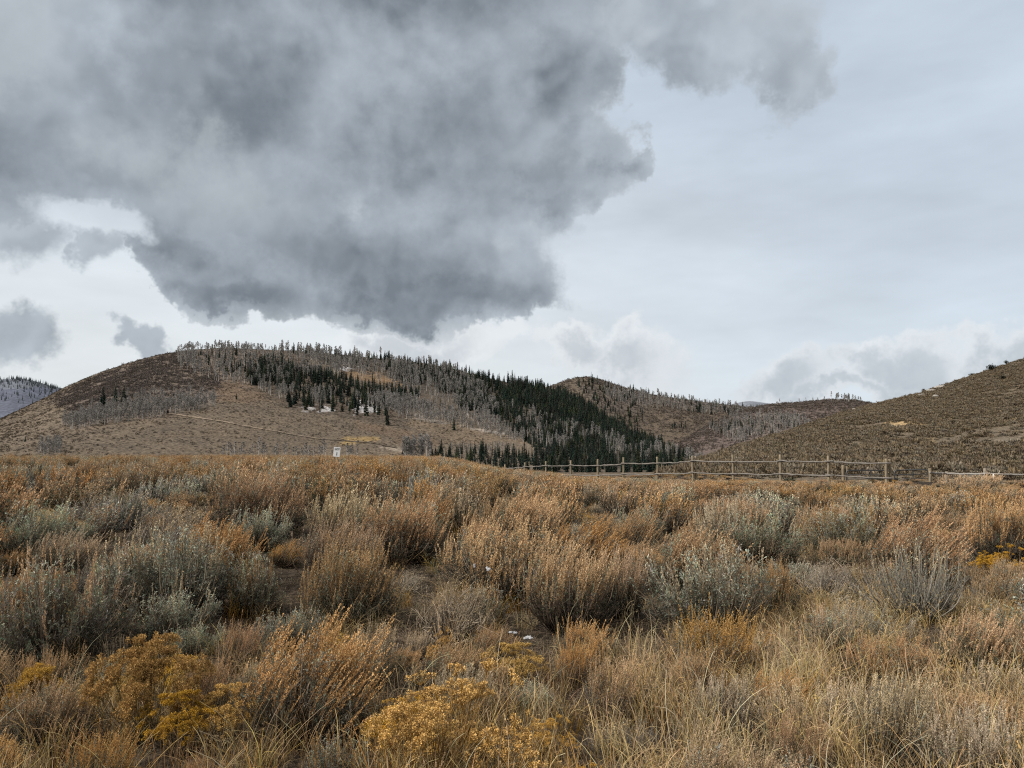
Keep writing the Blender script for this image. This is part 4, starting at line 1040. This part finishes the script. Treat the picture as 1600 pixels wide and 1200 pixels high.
for px, py, wp, hp, lab in [(1549, 580, 15, 13, 'round dark juniper on the skyline of the near right hill'), (1572, 566, 7, 8, 'small upright dark juniper highest on the near hill ridge'), (1567, 595, 10, 9, 'brownish round juniper just below the near hill ridge'), (1443, 612, 6, 7, 'tiny dark juniper among rocks on the near hill ridge'),
                            (1520, 586, 14, 5, 'low dark shrub on the ridge left of the round juniper')]:
    x, y, z = (float(q) for q in RIGHT.at(px, py)); k = math.hypot(x, y) / F
    e = empty('juniper', (x, y, z), 1.0, (wp * k * .72, wp * k * .72, hp * k * .75)); tag(e, lab, 'juniper')
    for nm, me in JM: link(bpy.data.objects.new(nm, me), e)
x, y = 42.3 * (1235 - 800) / F, 42.3; e = empty('juniper', (x, y, float(meadow(x, y)) + .05), 0, (.95, .95, .62)); tag(e, 'low dark green juniper behind the rail fence beside a post', 'juniper')
for nm, me in JM: link(bpy.data.objects.new(nm, me), e)

def rock_mesh(seed):
    import bmesh
    rng = random.Random(seed); bm = bmesh.new(); bmesh.ops.create_icosphere(bm, subdivisions=3, radius=1)
    dirs = [Vector((rng.gauss(0, 1), rng.gauss(0, 1), rng.gauss(0, 1))).normalized() for _ in range(9)]; cuts = [rng.uniform(.6, .9) for _ in dirs]
    for v in bm.verts:
        for d, c in zip(dirs, cuts):
            k = v.co.dot(d)
            if k > c: v.co -= d * (k - c)
        v.co += Vector((rng.gauss(0, .012), rng.gauss(0, .012), rng.gauss(0, .012)))
    me = bpy.data.meshes.new('boulder'); bm.to_mesh(me); bm.free(); me.materials.append(ROCK_M); return me
ROCK_M = simple_mat('grey_lichen_rock', (.36, .33, .29), .9, .4, 3); RK = [rock_mesh(1), rock_mesh(2)]
for i, (px, py, wp, hp) in enumerate([(1455, 612, 12, 5), (1470, 607, 16, 6), (1440, 618, 10, 4), (1335, 641, 10, 4), (1462, 622, 9, 6), (1312, 648, 9, 3), (1290, 655, 8, 3), (1130, 715, 8, 3), (1160, 706, 7, 3), (1195, 693, 6, 3)]):
    x, y, z = (float(q) for q in RIGHT.at(px, py)); k = math.hypot(x, y) / F
    o = link(bpy.data.objects.new('boulder', RK[i % 2])); o.location = (x, y, z + hp * k * .15); o.scale = (wp * k * .5, wp * k * .5, hp * k * .55); o.rotation_euler = (0, 0, i * 1.3)
    tag(o, 'grey boulder showing through the brush along the near hill ridge', 'boulder', 'boulders along the near hill ridge')

# ------------------------------------------------------------------ rail fence
POST_M = simple_mat('weathered_post_wood', (.33, .26, .16), .85, .5, 6, (6, 6, .6), col2=(.11, .09, .065))
RAIL_M = simple_mat('weathered_rail_wood', (.26, .235, .205), .85, .5, 9, (.6, 6, 6), col2=(.06, .052, .045))
RAIL2_M = simple_mat('pale_grey_rail_wood', (.38, .36, .33), .85, .4, 9, (.6, 6, 6), col2=(.14, .125, .11))
STEEL_M = simple_mat('dark_gate_steel', (.075, .075, .075), .5, .3, 20, metallic=.3)
GREYP_M = simple_mat('grey_far_post_wood', (.30, .25, .19), .85, .5, 5, (6, 6, .6))
def mesh_obj(name, g, mat, parent=None): return link(bpy.data.objects.new(name, mesh_arrays(name, *g.arrays(), mat)), parent)
def post_geo(g, x, y, z0, z1, r, seed):
    rng = np.random.default_rng(seed); K = 7; t = np.linspace(0, 1, K)
    C = np.stack([x + rng.normal(size=K) * .006, y + rng.normal(size=K) * .006, z0 + (z1 - z0) * t], -1)
    C = np.concatenate([C, C[-1:] + [[0, 0, .012]], C[-1:] + [[0, 0, .014]]])
    rad = np.concatenate([r * (1.08 - .12 * t) * rng.uniform(.95, 1.05, K), [r * .8, .001]])
    tubes(g, C[None], rad[None], np.array((1, 1, 1)), rng, 10)
def rail_geo(g, a, b, r, seed, sag=.0):
    rng = np.random.default_rng(seed); K = 12; t = np.linspace(0, 1, K)[:, None]; a, b = np.array(a), np.array(b)
    C = a + (b - a) * t + rng.normal(size=(K, 3)) * np.array([.007, .007, .011]); C[:, 2] -= sag * np.sin(t[:, 0] * np.pi)
    rad = r * rng.uniform(.65, 1.25, K); C = np.concatenate([C[:1], C, C[-1:]]); rad = np.concatenate([[.002], rad, [.002]])
    tubes(g, C[None], rad[None], np.array((1, 1, 1)), rng, 7)
root = empty('rail_fence', (17.3, 35.6, -.1)); tag(root, 'weathered two-rail wooden fence with tall posts along the meadow edge', 'fence')
tops = [(1384, 717), (1294, 713), (1219, 710.5), (1145, 711), (1082, 712.5), (1027, 714), (974, 715), (934, 717.5), (892, 719.5), (853, 721), (820, 723), (789, 726), (763, 729)]
PP = []
for k, (px, py) in enumerate(tops):
    Y = 35.6 * (1 + .0705 * k); dx, dy, dz = (float(q) for q in ray(px, py)); s = Y / dy
    PP.append((dx * s, Y, CAMZ + dz * s))
def rel(g, name, mat):
    o = mesh_obj(name, g, mat); o.location = (-17.3, -35.6, .1); o.parent = root; return o
for k, (x, y, z) in enumerate(PP):
    g = Geo(); zb = min(float(meadow(x, y)), z - 1.2) - .3
    post_geo(g, x, y, zb, z, .068, k)
    if k in (0, 4): post_geo(g, x + .2, y + .05, zb, z - .02, .062, 50 + k)
    rel(g, 'post', POST_M)
r1 = [.20, .24, .33, .36, .30, .38, .40, .42, .36, .30, .32, .3, .3]
for k in range(len(PP) - 1):
    (x0, y0, z0), (x1, y1, z1) = PP[k], PP[k + 1]; e = np.array([x1 - x0, y1 - y0]) ; e = e / np.hypot(*e) * .22
    for j, (d0, d1) in enumerate(((r1[k], r1[k + 1] + .02 * (-1) ** k), (r1[k] + .68, r1[k + 1] + .66))):
        g = Geo(); off = .035 * (-1) ** k
        rail_geo(g, (x0 - e[0], y0 - e[1] - .11 + off, z0 - d0), (x1 + e[0], y1 + e[1] - .11 + off, z1 - d1), .042, 100 + 2 * k + j, .03)
        rel(g, 'rail', RAIL_M)
# second fence beyond the gate
def at(px, py, Y):
    dx, dy, dz = (float(q) for q in ray(px, py)); s = Y / dy; return np.array([dx * s, Y, CAMZ + dz * s])
root2 = empty('rail_fence', (25, 43, -.8)); tag(root2, 'lower grey wooden fence right of the metal gate at the right edge', 'fence')
def rel2(g, name, mat, r=None):
    r = r or root2; o = mesh_obj(name, g, mat); o.location = tuple(-c for c in r.location); o.parent = r; return o
for i, (px, py, Y, m) in enumerate([(1453, 732, 44, POST_M), (1479, 737, 46, GREYP_M), (1539, 732, 43, GREYP_M), (1612, 733, 42, GREYP_M), (1317, 727, 47, POST_M), (1690, 733, 41, GREYP_M)]):
    g = Geo(); p = at(px, py, Y); post_geo(g, p[0], p[1], p[2] - 1.6, p[2], .09, 30 + i); 
    if px == 1317: post_geo(g, p[0] + .22, p[1], p[2] - 1.6, p[2] - .08, .075, 90)
    rel2(g, 'post', m)
for i, (a_, b_) in enumerate([(at(1453, 738, 43.9), at(1482, 740, 45.8)), (at(1474, 739.5, 45.8), at(1545, 740.5, 42.8)), (at(1534, 740, 42.8), at(1618, 741.5, 41.8)), (at(1606, 741, 41.8), at(1695, 742, 40.8)), (at(1474, 755, 45.8), at(1545, 757.5, 42.8)), (at(1534, 757, 42.8), at(1618, 759, 41.8)), (at(1606, 759, 41.8), at(1695, 761, 40.8))]):
    g = Geo(); rail_geo(g, a_, b_, .055, 200 + i, .02); rel2(g, 'rail', RAIL2_M)
# double steel gate
for gi, (xa, xb, ya, Y, lab) in enumerate([(1322, 1391, 735, 45.5, 'dark tubular steel gate leaf left of the tall end post'), (1397, 1450, 735, 44.5, 'dark tubular steel gate leaf with rounded corner right of the end post')]):
    r = empty('metal_gate', tuple(at((xa + xb) / 2, 768, Y))); tag(r, lab, 'gate', 'steel gate leaves')
    A, B_ = at(xa, ya, Y), at(xb, ya - (1.5 if gi else 0), Y); hgt = 1.12; c = .16
    def P(u, h): q = A + (B_ - A) * u; return q + np.array([0, 0, h - hgt])
    W = np.linalg.norm(B_ - A); cu = c / W
    loop = [P(cu, hgt), P(cu * .3, hgt - c * .3), P(0, hgt - c), P(0, c), P(cu, 0), P(1 - cu, 0), P(1, c), P(1, hgt - c), P(1 - cu * .3, hgt - c * .3), P(1 - cu, hgt), P(cu, hgt), P(cu * .9, hgt)]
    g = Geo(); tubes(g, np.array([loop]), np.full((1, len(loop)), .036), np.array((1, 1, 1)), np.random.default_rng(3), 6); rel2(g, 'frame', STEEL_M, r)
    for h in (.3, .62, .86):
        g = Geo(); tubes(g, np.array([[P(0, h), P(.5, h), P(1, h)]]), np.full((1, 3), .024), np.array((1, 1, 1)), np.random.default_rng(4), 6); rel2(g, 'bar', STEEL_M, r)
    g = Geo(); tubes(g, np.array([[P(.55, 0.0), P(.55, .5), P(.55, hgt)]]), np.full((1, 3), .03), np.array((1, 1, 1)), np.random.default_rng(5), 6); rel2(g, 'upright', STEEL_M, r)
# steel T-post with a white painted top
p = at(1552, 740, 41.5); r = empty('marker_post', (p[0], p[1], p[2] - 1.2)); tag(r, 'thin dark steel fence post with a white painted top', 'post')
for nm, z0, z1, m in (('shaft', p[2] - 1.5, p[2] - .3, STEEL_M), ('painted_top', p[2] - .298, p[2], simple_mat('white_post_paint', (.8, .8, .8), .6, .1))):
    g = Geo(); tubes(g, np.array([[[p[0], p[1], z0], [p[0], p[1], z1 - .01], [p[0], p[1], z1]]]), np.array([[.03, .03, .001]]) * (1.15 if nm != 'shaft' else 1), np.array((1, 1, 1)), np.random.default_rng(1), 5); rel2(g, nm, m, r)

# ------------------------------------------------------------------ lot sign
def sign():
    Y = 46.0; c = at(526.3, 706.2, Y); w, h = 10.4 * Y / F, 15 * Y / F; tilt = math.radians(5)
    root = empty('lot_sign', (c[0], c[1], float(meadow(c[0], c[1])))); tag(root, 'small tilted white sign reading LOT 1 standing above the sagebrush', 'sign')
    zc = c[2] - root.location.z
    import bmesh
    bm = bmesh.new(); bmesh.ops.create_cube(bm, size=1)
    for v in bm.verts: v.co = Vector((v.co.x * w, v.co.y * .012, v.co.z * h))
    bmesh.ops.bevel(bm, geom=bm.edges[:], offset=.004, segments=2, affect='EDGES')
    me = bpy.data.meshes.new('panel'); bm.to_mesh(me); bm.free(); me.materials.append(simple_mat('white_sign_plastic', (.82, .82, .82), .5, .06, 3))
    pn = link(bpy.data.objects.new('panel', me), root); pn.location = (0, 0, zc); pn.rotation_euler = (0, tilt, 0)
    black = simple_mat('black_sign_paint', (.02, .02, .025), .6, .1)
    for txt, sz, zz in (('LOT', .155, .155), ('1', .27, -.12)):
        cu = bpy.data.curves.new('lettering', 'FONT'); cu.body = txt; cu.size = sz; cu.align_x = 'CENTER'; cu.align_y = 'CENTER'; cu.extrude = .001; cu.offset = .007
        tmp = bpy.data.objects.new('tmp', cu); COL.objects.link(tmp); bpy.context.view_layer.update()
        tme = bpy.data.meshes.new_from_object(tmp.evaluated_get(bpy.context.evaluated_depsgraph_get())); bpy.data.objects.remove(tmp)
        tme.name = 'lettering'; tme.materials.clear(); tme.materials.append(black)
        o = link(bpy.data.objects.new('lettering', tme), pn); o.location = (.01, -.0085, zz); o.rotation_euler = (math.pi / 2, 0, 0)
    g = Geo(); rng = np.random.default_rng(2)
    tubes(g, np.array([[[0, .03, -.3], [.02, .03, .4], [0.03, .03, zc + h * .42], [.03, .03, zc + h * .43]]]), np.array([[.03, .03, .028, .001]]), np.array((1, 1, 1)), rng, 6)
    mesh_obj('stake', g, POST_M, root)
sign()

# ------------------------------------------------------------------ leftover snow in the shrubs
SNOW_M = simple_mat('old_snow', (.42, .42, .43), .85, .5, 70)
def snow(px, py, D, sx, sy, sz, seed, lab):
    import bmesh
    rng = np.random.default_rng(seed); dx, dy, dz = (float(q) for q in ray(px, py)); s = D / dy
    bm = bmesh.new()
    for i in range(7):
        o = rng.normal(size=3) * np.array([sx, sy, sz]) * .42; r = bmesh.ops.create_icosphere(bm, subdivisions=2, radius=1)
        k = rng.uniform(.35, .6)
        for v in r['verts']: v.co = Vector((v.co.x * sx * k + o[0], v.co.y * sy * k + o[1], v.co.z * sz * k + o[2] + rng.normal() * .003))
    me = bpy.data.meshes.new('snow_clump'); bm.to_mesh(me); bm.free(); me.materials.append(SNOW_M); me.polygons.foreach_set('use_smooth', [True] * len(me.polygons))
    o = link(bpy.data.objects.new('snow_clump', me)); o.location = (dx * s, D, CAMZ + dz * s); tag(o, lab, 'snow', 'leftover snow in the shrubs')
snow(741, 884, 5.95, .014, .02, .02, 1, 'small white snow clump caught in the tangled sagebrush, upper left of the pair')
snow(762, 890, 5.95, .03, .03, .012, 2, 'white snow clump caught in the tangled sagebrush, right of the pair')
snow(823, 996, 5.0, .03, .03, .014, 3, 'white snow lump on the ground below the tangled sagebrush')
snow(805, 989, 5.0, .025, .02, .007, 4, 'thin white snow strip left of the lump on the ground')
